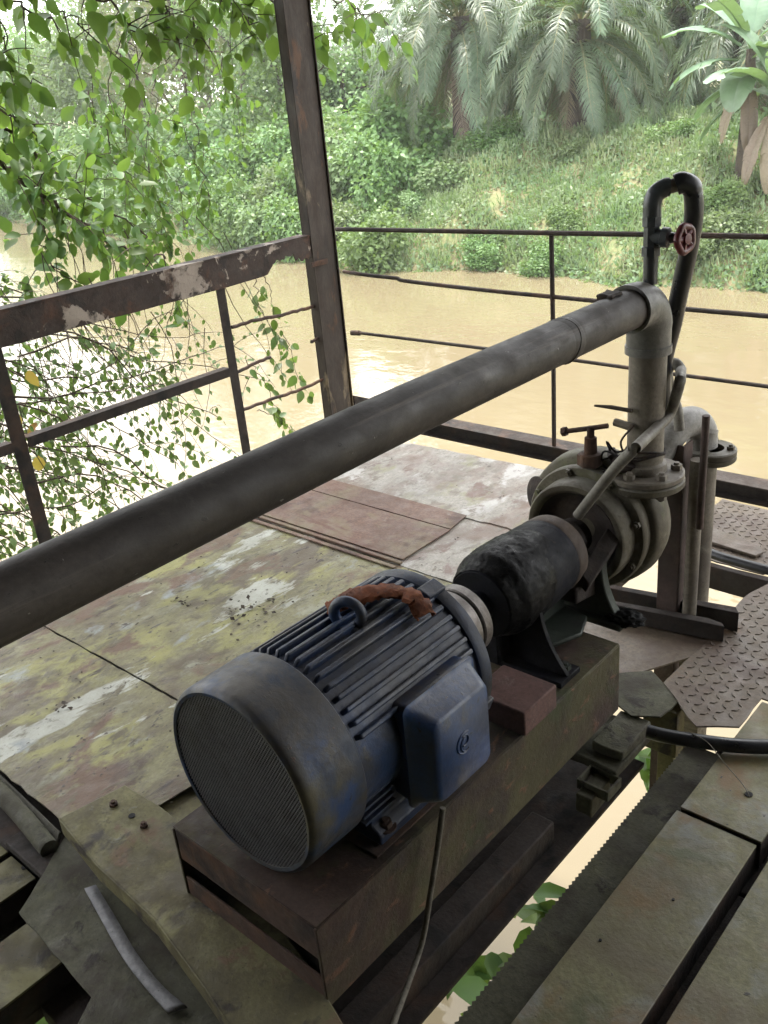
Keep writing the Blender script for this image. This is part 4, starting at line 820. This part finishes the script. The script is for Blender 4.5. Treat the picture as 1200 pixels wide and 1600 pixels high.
# banana plants
def banana_leaf(L, Wd, th0, droop, seed, mat='banana'):
    r = random.Random(seed); n = 22; x = z = 0.; pts = []
    for i in range(n + 1):
        t = i / n; pts.append((x, 0, z)); th = th0 - droop * t ** 1.3; x += math.cos(th) * L / n; z += math.sin(th) * L / n
    P_ = np.array(pts); T = np.gradient(P_, axis=0); T /= np.linalg.norm(T, axis=1, keepdims=True); V, F = [], []
    for sd_ in (1, -1):
        sag = 0
        for i in range(3, n):
            if r.random() < .22: sag = r.uniform(-.5, .1)
            q = []
            for j in (i, i + 1):
                t = (j - 3) / (n - 3); w = Wd * max(.03, math.sin(PI * min(1, .06 + t * .93)) ** .55); up = np.cross(T[j], (0, 1, 0)); up = up if up[2] > 0 else -up
                e1 = P_[j] + np.array((0, sd_ * w * .55, 0)) + up * w * (.22 + sag * .2); e2 = P_[j] + np.array((0, sd_ * w, 0)) + up * w * (.18 + sag * .7) + T[j] * w * .25
                q.append((P_[j], e1, e2))
            k = len(V); V += [q[0][0], q[0][1], q[0][2], q[1][0], q[1][1], q[1][2]]; F += [(k, k + 1, k + 4, k + 3), (k + 1, k + 2, k + 5, k + 4)]
    for i in range(n + 1):
        w = .035 * (1 - .8 * i / n); V += [P_[i] + np.array((0, w, -.01)), P_[i] + np.array((0, -w, -.01))]
    k0 = len(V) - 2 * (n + 1)
    for i in range(n): F.append((k0 + 2 * i, k0 + 2 * i + 1, k0 + 2 * i + 3, k0 + 2 * i + 2))
    return raw('leaf', V, F, mat, smooth=True)
def banana(x, y, h, leaves, label, seed):
    t = thing('banana_plant', label, 'banana plant', place(x, 0, y), 'banana plants on the far bank')
    b = B(); b.tube([(0, 0, -.3), (.03, 0, h * .5), (0, .03, h)], [.17, .14, .09], 12); b.obj('pseudostem', 'bark', t, cuts=1, jitter=.012)
    for i, (az, th, dr, L, W_, dz, mt) in enumerate(leaves):
        l = banana_leaf(L, W_, rad(th), rad(dr), seed + i, mt); l.parent = t; l.location = (0, 0, h + dz); l.rotation_euler = (0, 0, rad(az))
        if mt != 'banana': l['label'] = 'dry brown dead leaf hanging'
    return t
# azimuth 180 points along -X (to the picture's left at this bank)
banana(-8.2, 20.6, 2.55, [(185, 40, 62, 2.0, 0.365, -.1, 'banana'), (150, 55, 70, 2.1, 0.378, 0, 'banana'), (205, 15, 70, 1.7, 0.351, -.25, 'banana'), (235, 62, 60, 2.0, 0.365, 0, 'banana'), (178, -8, 55, 1.35, 0.270, -.6, 'banana'), (195, -25, 40, 1.2, 0.257, -.9, 'banana'), (20, 50, 80, 2.0, 0.365, 0, 'banana'), (330, 30, 80, 1.9, 0.365, -.2, 'banana'), (280, 5, 80, 1.6, 0.324, -.4, 'banana'), (100, 70, 50, 2.1, 0.378, .05, 'banana'), (60, 20, 80, 1.7, 0.338, -.3, 'banana'), (240, -55, 30, 1.5, 0.162, -.35, 'frond_dead'), (300, -60, 25, 1.7, 0.176, -.4, 'frond_dead'), (200, -62, 22, 1.4, 0.135, -.4, 'frond_dead')], 'tall banana plant with broad pale leaves reaching towards the palms', 5)
banana(-7.5, 20.2, 1.9, [(180, 70, 60, 1.9, 0.351, 0, 'banana'), (240, 45, 80, 1.8, 0.351, -.1, 'banana'), (300, 50, 80, 1.9, 0.351, 0, 'banana'), (20, 50, 80, 1.8, 0.338, 0, 'banana'), (140, 30, 90, 1.6, 0.324, -.2, 'banana'), (250, -50, 35, 1.6, 0.176, -.3, 'frond_dead'), (290, -60, 25, 1.7, 0.176, -.3, 'frond_dead'), (210, -58, 28, 1.5, 0.162, -.35, 'frond_dead')], 'shorter banana plant hung with brown dead leaves at the edge of the view', 55)

# trees over the left part of the far bank
tree(-54, 30.5, 6.4, 4.4, 'tree', 'broad green tree farthest along the bank behind the vine leaves', 6000, .24, 1)
tree(-44.5, 28.0, 5.6, 3.4, 'tree', 'rounded green tree over the water behind the hanging vines', 6000, .22, 2)
tree(-39, 27.5, 8.6, 3.0, 'viny', 'brownish tree smothered in dry vines on the far bank', 5200, .2, 3, low=.12)
tree(-34, 26.5, 8.8, 2.9, 'viny', 'pinkish brown tree wrapped in creepers beside the dry viny tree', 5600, .19, 4, low=.15)
tree(-29, 25, 7.6, 2.9, 'tree', 'dark green tree draped with creepers left of the corner post', 6000, .19, 5, low=.05)
tree(-26.2, 24.2, 4.9, 2.2, 'bush', 'bright green bushy tree just behind the corner post', 6000, .17, 6, low=.03)
tree(-24.6, 26.0, 2.9, 1.8, 'bush_pale', 'pale bushy young tree between the corner post and the small palm', 4200, .16, 7, low=.03)
for i, (x, y, h, c) in enumerate(((-72, 42, 9, 6), (-62, 40, 8.5, 5), (-53, 38, 8, 4.5), (-47, 38, 7, 4.2), (-41.5, 39, 6, 4), (-86, 46, 10, 7))):
    tree(x, y, h, c, 'tree', ('hazy green tree at the back of the treeline, %s from the palms' % ('fifth', 'fourth', 'third', 'second', 'first', 'sixth')[i]), 4200, .34, 60 + i, .2, 'back trees of the treeline')
# shrubs: thicket hanging over the water on the left, then scattered clumps on the slope
ORD = 'first second third fourth fifth sixth seventh eighth ninth tenth eleventh twelfth thirteenth fourteenth fifteenth sixteenth seventeenth eighteenth nineteenth twentieth'.split()
k = 0
for row, (t_, x0, dx, cnt, s0, s1, what) in enumerate(((.25, -16.4, 1.55, 20, .85, 1.2, 'shrub overhanging the waterline'), (1.9, -17.4, 1.8, 17, 1.05, 1.45, 'shrub in the second row of the thicket'), (3.6, -18.8, 2.1, 15, 1.2, 1.6, 'tall shrub at the back of the thicket'))):
    nl = nr_ = 0
    for i in range(cnt):
        x = x0 - dx * i + random.uniform(-.2, .2); left = x < -18.1 - 1.8 * row
        if left: nl += 1
        else: nr_ += 1
        lb = ('%s green %s, counting away from the corner post' % (ORD[nl - 1], what)) if left else ('%s green %s, right of the corner post' % (ORD[nr_ - 1], what))
        shrub(x, far_shore(x) + t_ + random.uniform(-.3, .3), random.uniform(s0, s1), lb, k, 'shrubs of the bank thicket'); k += 1
for x, y, s_, lb in ((-17.0, 19.2, .75, 'low pale shrub where the thicket thins out right of the corner post'), (-16.0, 20.6, .95, 'rounded bright green shrub below the widest palm'), (-17.9, 21.2, 1.0, 'large green shrub below the small pale palm'), (-15.7, 21.9, .8, 'green shrub at the foot of the widest palm'), (-16.3, 19.6, .55, 'small feathery shrub halfway down the open slope'), (-11.6, 19.3, .5, 'small dark shrub on the slope left of the looped pipe'), (-13.2, 22.3, .6, 'green shrub at the foot of the palm with dead fronds'), (-10.5, 22.0, .55, 'green shrub between the far path and the banana plants'), (-8.2, 19.6, .6, 'dark green shrub climbing the banana stems'), (-7.4, 18.9, .7, 'dense green shrub at the waterline below the banana plants'), (-11.4, 18.2, .6, 'low green shrub at the waterline behind the thin railing upright'), (-8.2, 18.3, .55, 'low green shrub at the waterline behind the red handwheel'), (-13.2, 18.3, .6, 'low green shrub at the waterline left of the thin railing upright')):
    shrub(x, y, s_, lb, k, dz=-.25 * s_, sz=s_ * .7); k += 1
for o in SH: bpy.data.objects.remove(o)
# creeping ground cover and grass on the slope
def cover(name, mat, n, x0, x1, t0, t1, s0, s1, tmpl, up, label, lift=0.):
    x = RNG.uniform(x0, x1, n); t = RNG.uniform(0, 1, n) ** 1.2 * (t1 - t0) + t0; y = np.array([far_shore(a) for a in x]) + t
    dens = np.sin(x * 1.9 + y * 1.1) * np.sin(y * 2.3 - x * .7) + .5 * np.sin(x * 4.7 + y * 3.9); kp = RNG.random(n) < .55 + .35 * dens; x, y, dens = x[kp], y[kp], dens[kp]; n = len(x)
    z = np.array([ground_h(a, b_) for a, b_ in zip(x, y)]) + RNG.random(n) * (.10 + .14 * np.clip(dens, 0, 1.5)) + lift
    ax_ = rnd(n) * .7; ax_[:, 2] = np.abs(ax_[:, 2]) * .6 + up; nr = rnd(n) * .6 + np.array((0, -.25, .8 if up < .5 else .1))
    V, F = scatter(np.c_[x, y, z], ax_, nr, RNG.uniform(s0, s1, n), *tmpl)
    o = raw(name, V, F, mat); return tag(o, label, 'ground cover', kind='stuff')
cover('ground_cover', 'cover_green', 100000, -26, -1, -.25, 5.6, .06, .15, QUAD, .1, 'creeping green ground cover over the far river bank')
cover('grass', 'grassblade', 70000, -25, -1, .0, 6.5, .14, .34, BLADE, 1.3, 'pale green grass among the creepers on the far bank')
cover('undergrowth', 'cover_green', 26000, -70, -20, -.2, 9, .12, .28, QUAD, .2, 'low undergrowth beneath the trees of the far bank')
cover('undergrowth', 'cover_green', 34000, -50, -2, 5.4, 26, .10, .26, QUAD, .3, 'sparse undergrowth on the plantation floor')

# ================================================================== vines and branches beside the deck
LEAF_V = [(0, 0, 0), (0, .35, -.02), (0, .70, -.05), (0, 1, -.13), (-.20, .14, .035), (-.31, .42, .05), (-.20, .74, .0), (.20, .14, .035), (.31, .42, .05), (.20, .74, .0)]
LEAF_F = [(0, 1, 5, 4), (1, 2, 6, 5), (2, 3, 6, 6), (0, 7, 8, 1), (1, 8, 9, 2), (2, 9, 3, 3)]
def leaf_mesh(mat, w=1., curl=0.):
    me = bpy.data.meshes.new('leaf'); vs = [(x * w, y, z - curl * y * y) for x, y, z in LEAF_V]
    me.from_pydata(vs, [], [tuple(dict.fromkeys(f)) for f in LEAF_F]); me.materials.append(M[mat]); me.polygons.foreach_set('use_smooth', [True] * len(me.polygons)); me.update(); return me
CAMP = Vector((0, 0, 1.6))
def build_leaves(root, L, mat, w=1.):
    """L: (pos, axis, normal, size); the 300 that show largest are parts, the rest one mass"""
    mes = [leaf_mesh(mat, w * q, c) for q, c in ((1, 0), (.8, .12), (1.15, .28), (1, -.1), (.65, .4), (.95, .2))]
    cmw = cam.matrix_world.inverted()
    def key(l):
        v = cmw @ Vector(l[0]); inn = v.z < 0 and abs(v.x / v.z) < .43 and abs(v.y / v.z) < .57
        return -(l[3] / (Vector(l[0]) - CAMP).length) * (1 if inn else .05)
    L = sorted(L, key=key)
    for i, (p, a, n, s_) in enumerate(L[:300]):
        a = Vector(a).normalized(); n = Vector(n); n = (n - a * n.dot(a)).normalized(); x = a.cross(n)
        o = bpy.data.objects.new('leaf', mes[i % 6]); COL.objects.link(o); o.parent = root
        o.matrix_local = Matrix.Translation(Vector(p) - root.location) @ Matrix((x, a, n)).transposed().to_4x4() @ Matrix.Scale(s_, 4)
    R_ = L[300:]
    if R_:
        tv = [(x * w, y, z) for x, y, z in LEAF_V]; tf = [(0, 1, 5, 4), (1, 2, 6, 5), (2, 3, 3, 6), (0, 7, 8, 1), (1, 8, 9, 2), (2, 9, 3, 3)]
        tf3 = [(0, 1, 5), (0, 5, 4), (1, 2, 6), (1, 6, 5), (2, 3, 6), (0, 7, 8), (0, 8, 1), (1, 8, 9), (1, 9, 2), (2, 9, 3)]
        V, F = scatter(np.array([np.array(l[0]) for l in R_]) - np.array(root.location), np.array([np.array(l[1]) for l in R_]), np.array([np.array(l[2]) for l in R_]), np.array([l[3] for l in R_]), tv, tf3)
        o = raw('small_leaves', V, F, mat, root); o['kind'] = 'stuff'
def rv(s_=1.): return Vector((random.gauss(0, s_), random.gauss(0, s_), random.gauss(0, s_)))
def leaves_on(path, sp, s0, s1, out, hang=.6, reach=1.):
    d = 0; nxt = sp
    for p, q in zip(path, path[1:]):
        seg = (q - p).length; d += seg
        while d > nxt:
            t = 1 - (d - nxt) / max(seg, 1e-6); c = p.lerp(q, min(1, max(0, t))); s_ = random.uniform(s0, s1)
            a = rv(.6) + Vector((0, 0, -hang)) + (q - p).normalized() * .3
            out.append((c + a.normalized() * .25 * s_ * reach + rv(.15) * s_ * reach, a, rv(.45) + Vector((.5, -.35, .75)), s_)); nxt += sp * random.uniform(.6, 1.4)
def stem(root, path, r, name='stem'):
    n = len(path); b = B(); b.tube(path, [r * (1 - .7 * i / n) for i in range(n)], 6); o = b.obj(name, 'twig', smooth=60); child(o, root); return o
def wob(pts, n=5, w=.012): return [Vector(p) + rv(w) for p in smoothpath(pts, n)]
def twig_from(p, d, L, n=7, grav=.25, w=.25):
    out = [Vector(p)]; d = Vector(d).normalized()
    for i in range(n): d = (d + rv(w * .5) + Vector((0, 0, -grav / n * 2))).normalized(); out.append(out[-1] + d * L / n)
    return out
# the branch that leans over the side railing
vb = thing('overhanging_branch', 'leafy branch leaning over the side railing above the water', 'branch', (-4.3, 1.6, 1.2)); L_ = []
bA = wob([(-4.300,2.078,1.628),(-4.300,2.214,1.468),(-4.300,2.284,1.377),(-4.300,2.364,1.281),(-4.300,2.518,1.170),(-4.300,2.654,1.057),(-4.300,2.837,0.929),(-4.300,3.020,0.880)]); stem(vb, bA, .015, 'limb')
bB = wob([(-4.300,2.364,1.281),(-4.300,2.343,1.167),(-4.300,2.341,1.018),(-4.300,2.367,0.905)]); stem(vb, bB, .008)
bC = wob([(-4.500,2.228,1.813),(-4.500,2.360,1.614),(-4.500,2.484,1.459),(-4.500,2.657,1.304),(-4.500,2.843,1.136),(-4.500,3.048,0.963)]); stem(vb, bC, .010, 'limb')
bD = wob([(-4.100,2.064,1.719),(-4.100,2.164,1.662),(-4.100,2.268,1.603),(-4.100,2.374,1.528)]); stem(vb, bD, .007)
for path, k, l in ((bA, 20, .36), (bB, 7, .26), (bC, 17, .34), (bD, 6, .3)):
    leaves_on(path, .035, .07, .12, L_, .35)
    for _ in range(k):
        p = random.choice(path[3:]); tw = twig_from(p, rv(1) + Vector((0, .5, -.15)), l * random.uniform(.5, 1.1)); stem(vb, tw, .0035, 'twig'); leaves_on(tw, .035, .055, .11, L_, .35)
build_leaves(vb, L_, 'leaf')
# broad leaved climber hanging from the roof edge at the top
vc = thing('climbing_vine', 'broad leaved climber hanging from above beside the corner post', 'vine', (-3.55, 2.6, 2.2)); L_ = []
for pts, k in (([(-3.500,1.825,2.083),(-3.500,1.998,2.014),(-3.500,2.088,1.967),(-3.500,2.193,1.961),(-3.500,2.296,1.927)], 7), ([(-3.500,2.210,2.129),(-3.500,2.349,2.025),(-3.500,2.435,1.959),(-3.500,2.507,1.878),(-3.500,2.577,1.841)], 9), ([(-3.500,2.528,2.158),(-3.500,2.620,2.026),(-3.500,2.674,1.957),(-3.500,2.695,1.862)], 9), ([(-3.550,2.787,2.172),(-3.550,2.837,2.008),(-3.550,2.843,1.912),(-3.550,2.833,1.833)], 8), ([(-3.550,2.887,2.174),(-3.550,2.996,2.033),(-3.550,3.144,1.945),(-3.550,3.310,1.890)], 11), ([(-3.600,3.217,2.190),(-3.600,3.339,2.013),(-3.600,3.463,1.905),(-3.600,3.639,1.790),(-3.600,3.679,1.702)], 10), ([(-3.600,3.453,2.196),(-3.600,3.683,2.054),(-3.600,3.878,1.990),(-3.600,4.016,1.948),(-3.600,4.135,1.976)], 8), ([(-3.500,1.745,1.887),(-3.500,1.845,1.823),(-3.500,1.932,1.777),(-3.500,2.030,1.733)], 6), ([(-3.500,1.814,2.044),(-3.500,1.904,1.944),(-3.500,1.949,1.881)], 5)):
    path = wob(pts); stem(vc, path, .006); leaves_on(path, .06, .055, .12, L_, .8, 1.3)
    for _ in range(k):
        p = random.choice(path[2:]); tw = twig_from(p, rv(1) + Vector((0, 0, -.2)), random.uniform(.12, .34)); stem(vc, tw, .003, 'twig'); leaves_on(tw, .05, .045, .10, L_, .8, 1.2)
build_leaves(vc, L_, 'leaf', 1.05)
# thin creepers hanging in strings behind the branch
vd = thing('hanging_creeper', 'stringy creeper with small leaves hanging between branch and corner post', 'vine', (-4.6, 3.0, 1.4)); L_ = []
for pts in ([(-4.700,3.079,2.055),(-4.700,3.030,1.786),(-4.700,2.979,1.477),(-4.700,2.927,1.222)], [(-4.700,3.188,2.023),(-4.700,3.120,1.688),(-4.700,3.062,1.404),(-4.700,3.010,1.177)], [(-4.800,3.313,1.969),(-4.800,3.277,1.651),(-4.800,3.273,1.384),(-4.800,3.311,1.136),(-4.800,3.413,0.976)], [(-4.800,3.392,1.967),(-4.800,3.380,1.611),(-4.800,3.439,1.332),(-4.800,3.574,1.100),(-4.800,3.746,0.981)], [(-4.600,3.323,1.826),(-4.600,3.407,1.598),(-4.600,3.530,1.387),(-4.600,3.579,1.135),(-4.600,3.573,0.880)], [(-4.600,3.436,1.947),(-4.600,3.321,1.637),(-4.600,3.211,1.386),(-4.600,3.192,1.084)], [(-4.700,3.643,1.754),(-4.700,3.644,1.552),(-4.700,3.674,1.340),(-4.700,3.600,1.133)], [(-4.500,2.905,1.539),(-4.500,2.943,1.379),(-4.500,3.043,1.206),(-4.500,3.141,0.989),(-4.500,3.207,0.891)], [(-4.700,3.871,1.945),(-4.700,3.924,1.740),(-4.700,3.977,1.632),(-4.700,4.020,1.594)], [(-4.600,3.209,1.862),(-4.600,3.087,1.527),(-4.600,3.065,1.270),(-4.600,3.087,1.099)]):
    path = wob(pts, 6, .02); stem(vd, path, .0035); leaves_on(path, .055, .04, .085, L_, .7)
    for _ in range(9):
        p = random.choice(path[6:]); tw = twig_from(p, rv(1) + Vector((0, 0, -.5)), random.uniform(.12, .38), grav=.8); stem(vd, tw, .002, 'twig'); leaves_on(tw, .045, .035, .075, L_, .7)
build_leaves(vd, L_, 'leaf')
# tangle below the top rail
vt = thing('vine_tangle', 'tangle of thin vines and small leaves between the railing and the water', 'vine', (-4.2, 1.8, .3)); L_ = []
for i in range(70):
    p = Vector((random.uniform(-5.0, -3.75), random.uniform(.9, 2.0), random.uniform(-.1, .95))); tw = twig_from(p, Vector((random.uniform(-.3, .2), 1, random.uniform(-.3, .25))), random.uniform(.8, 1.7), 14, .5, .3); stem(vt, tw, .005)
    leaves_on(tw[3:], .07, .028, .055, L_, .5)
    for _ in range(5):
        q = random.choice(tw[3:]); t2 = twig_from(q, rv(1) + Vector((0, .3, -.4)), random.uniform(.15, .5), 7, .5); stem(vt, t2, .002, 'twig'); leaves_on(t2, .05, .026, .052, L_, .5)
for i in range(44):
    p = Vector((random.uniform(-4.6, -3.6), random.uniform(1.6, 3.0), random.uniform(.5, 1.15))); tw = twig_from(p, Vector((random.uniform(-.15, .15), random.uniform(-.1, .5), -1)), random.uniform(.6, 1.4), 12, .5, .3); stem(vt, tw, .0025, 'twig'); leaves_on(tw[4:], .11, .03, .055, L_, .6)
build_leaves(vt, L_, 'leaf_low')
vg = thing('hanging_creeper', 'single leafy creeper dangling past the broken end of the railing', 'vine', (-3.9, 3.2, .6)); L_ = []
for pts in ([(-3.800,3.184,0.766),(-3.800,3.177,0.640),(-3.800,3.234,0.507),(-3.800,3.305,0.384),(-3.800,3.339,0.249),(-3.800,3.406,0.119)], [(-3.800,3.245,0.760),(-3.800,3.284,0.651),(-3.800,3.273,0.516)], [(-3.900,3.402,0.405),(-3.900,3.457,0.299),(-3.900,3.469,0.164),(-3.900,3.535,0.010)], [(-4.000,3.206,0.298),(-4.000,3.316,0.118),(-4.000,3.401,-0.103),(-4.000,3.524,-0.305)], [(-3.950,3.178,0.014),(-3.950,3.311,-0.066),(-3.950,3.420,-0.172),(-3.950,3.480,-0.281)]):
    path = wob(pts, 6, .008); stem(vg, path, .0025); leaves_on(path, .045, .05, .085, L_, .7)
build_leaves(vg, L_, 'leaf_low')
vx = thing('dead_leaves', 'few orange dead leaves caught in the vines by the railing', 'dead leaves', (-3.8, 1.9, .5)); L_ = []
for p in ((-3.750,1.731,0.619), (-3.750,1.803,0.410), (-3.750,1.771,0.266), (-3.800,1.742,0.466), (-3.600,1.483,-0.060), (-3.900,1.899,0.602)):
    L_.append((p, rv(.3) + Vector((0, 0, -1)), rv(.3) + Vector((1, -.6, .2)), random.uniform(.07, .10)))
build_leaves(vx, L_, 'leaf_dead')
# weeds under the deck seen through the gaps
for i, (p, lb) in enumerate((((-1.337,1.637,-1.100), 'green weed under the gap beside the base frame, nearest the camera'), ((-1.393,2.023,-1.200), 'green weed under the middle of the gap beside the base frame'), ((-1.594,3.362,-1.500), 'green fern under the black plastic pipe'), ((-2.524,0.703,-1.200), 'pale green weed on the soil under the corner gap'))):
    wd = thing('weed', lb, 'weed', p, 'weeds under the deck'); L_ = []
    for k in range(14): L_.append((Vector(p) + rv(.06), rv(.7) + Vector((0, 0, .35)), rv(.3) + Vector((0, 0, 1)), random.uniform(.10, .2)))
    build_leaves(wd, L_, 'leaf', .8)

# humid air
b = B(); b.box((-410, -210, -4.9), (410, 610, 15)); hz = b.obj('haze', 'soil', smooth=0); hz['kind'] = 'stuff'
hm = bpy.data.materials.new('humid_air'); hm.use_nodes = True; t_ = hm.node_tree; t_.nodes.remove(t_.nodes['Principled BSDF'])
pvn = t_.nodes.new('ShaderNodeVolumePrincipled'); pvn.inputs['Density'].default_value = .0008; pvn.inputs['Color'].default_value = (.92, .96, .98, 1); pvn.inputs['Anisotropy'].default_value = .3
t_.links.new(pvn.outputs[0], t_.nodes['Material Output'].inputs['Volume']); hz.data.materials[0] = hm
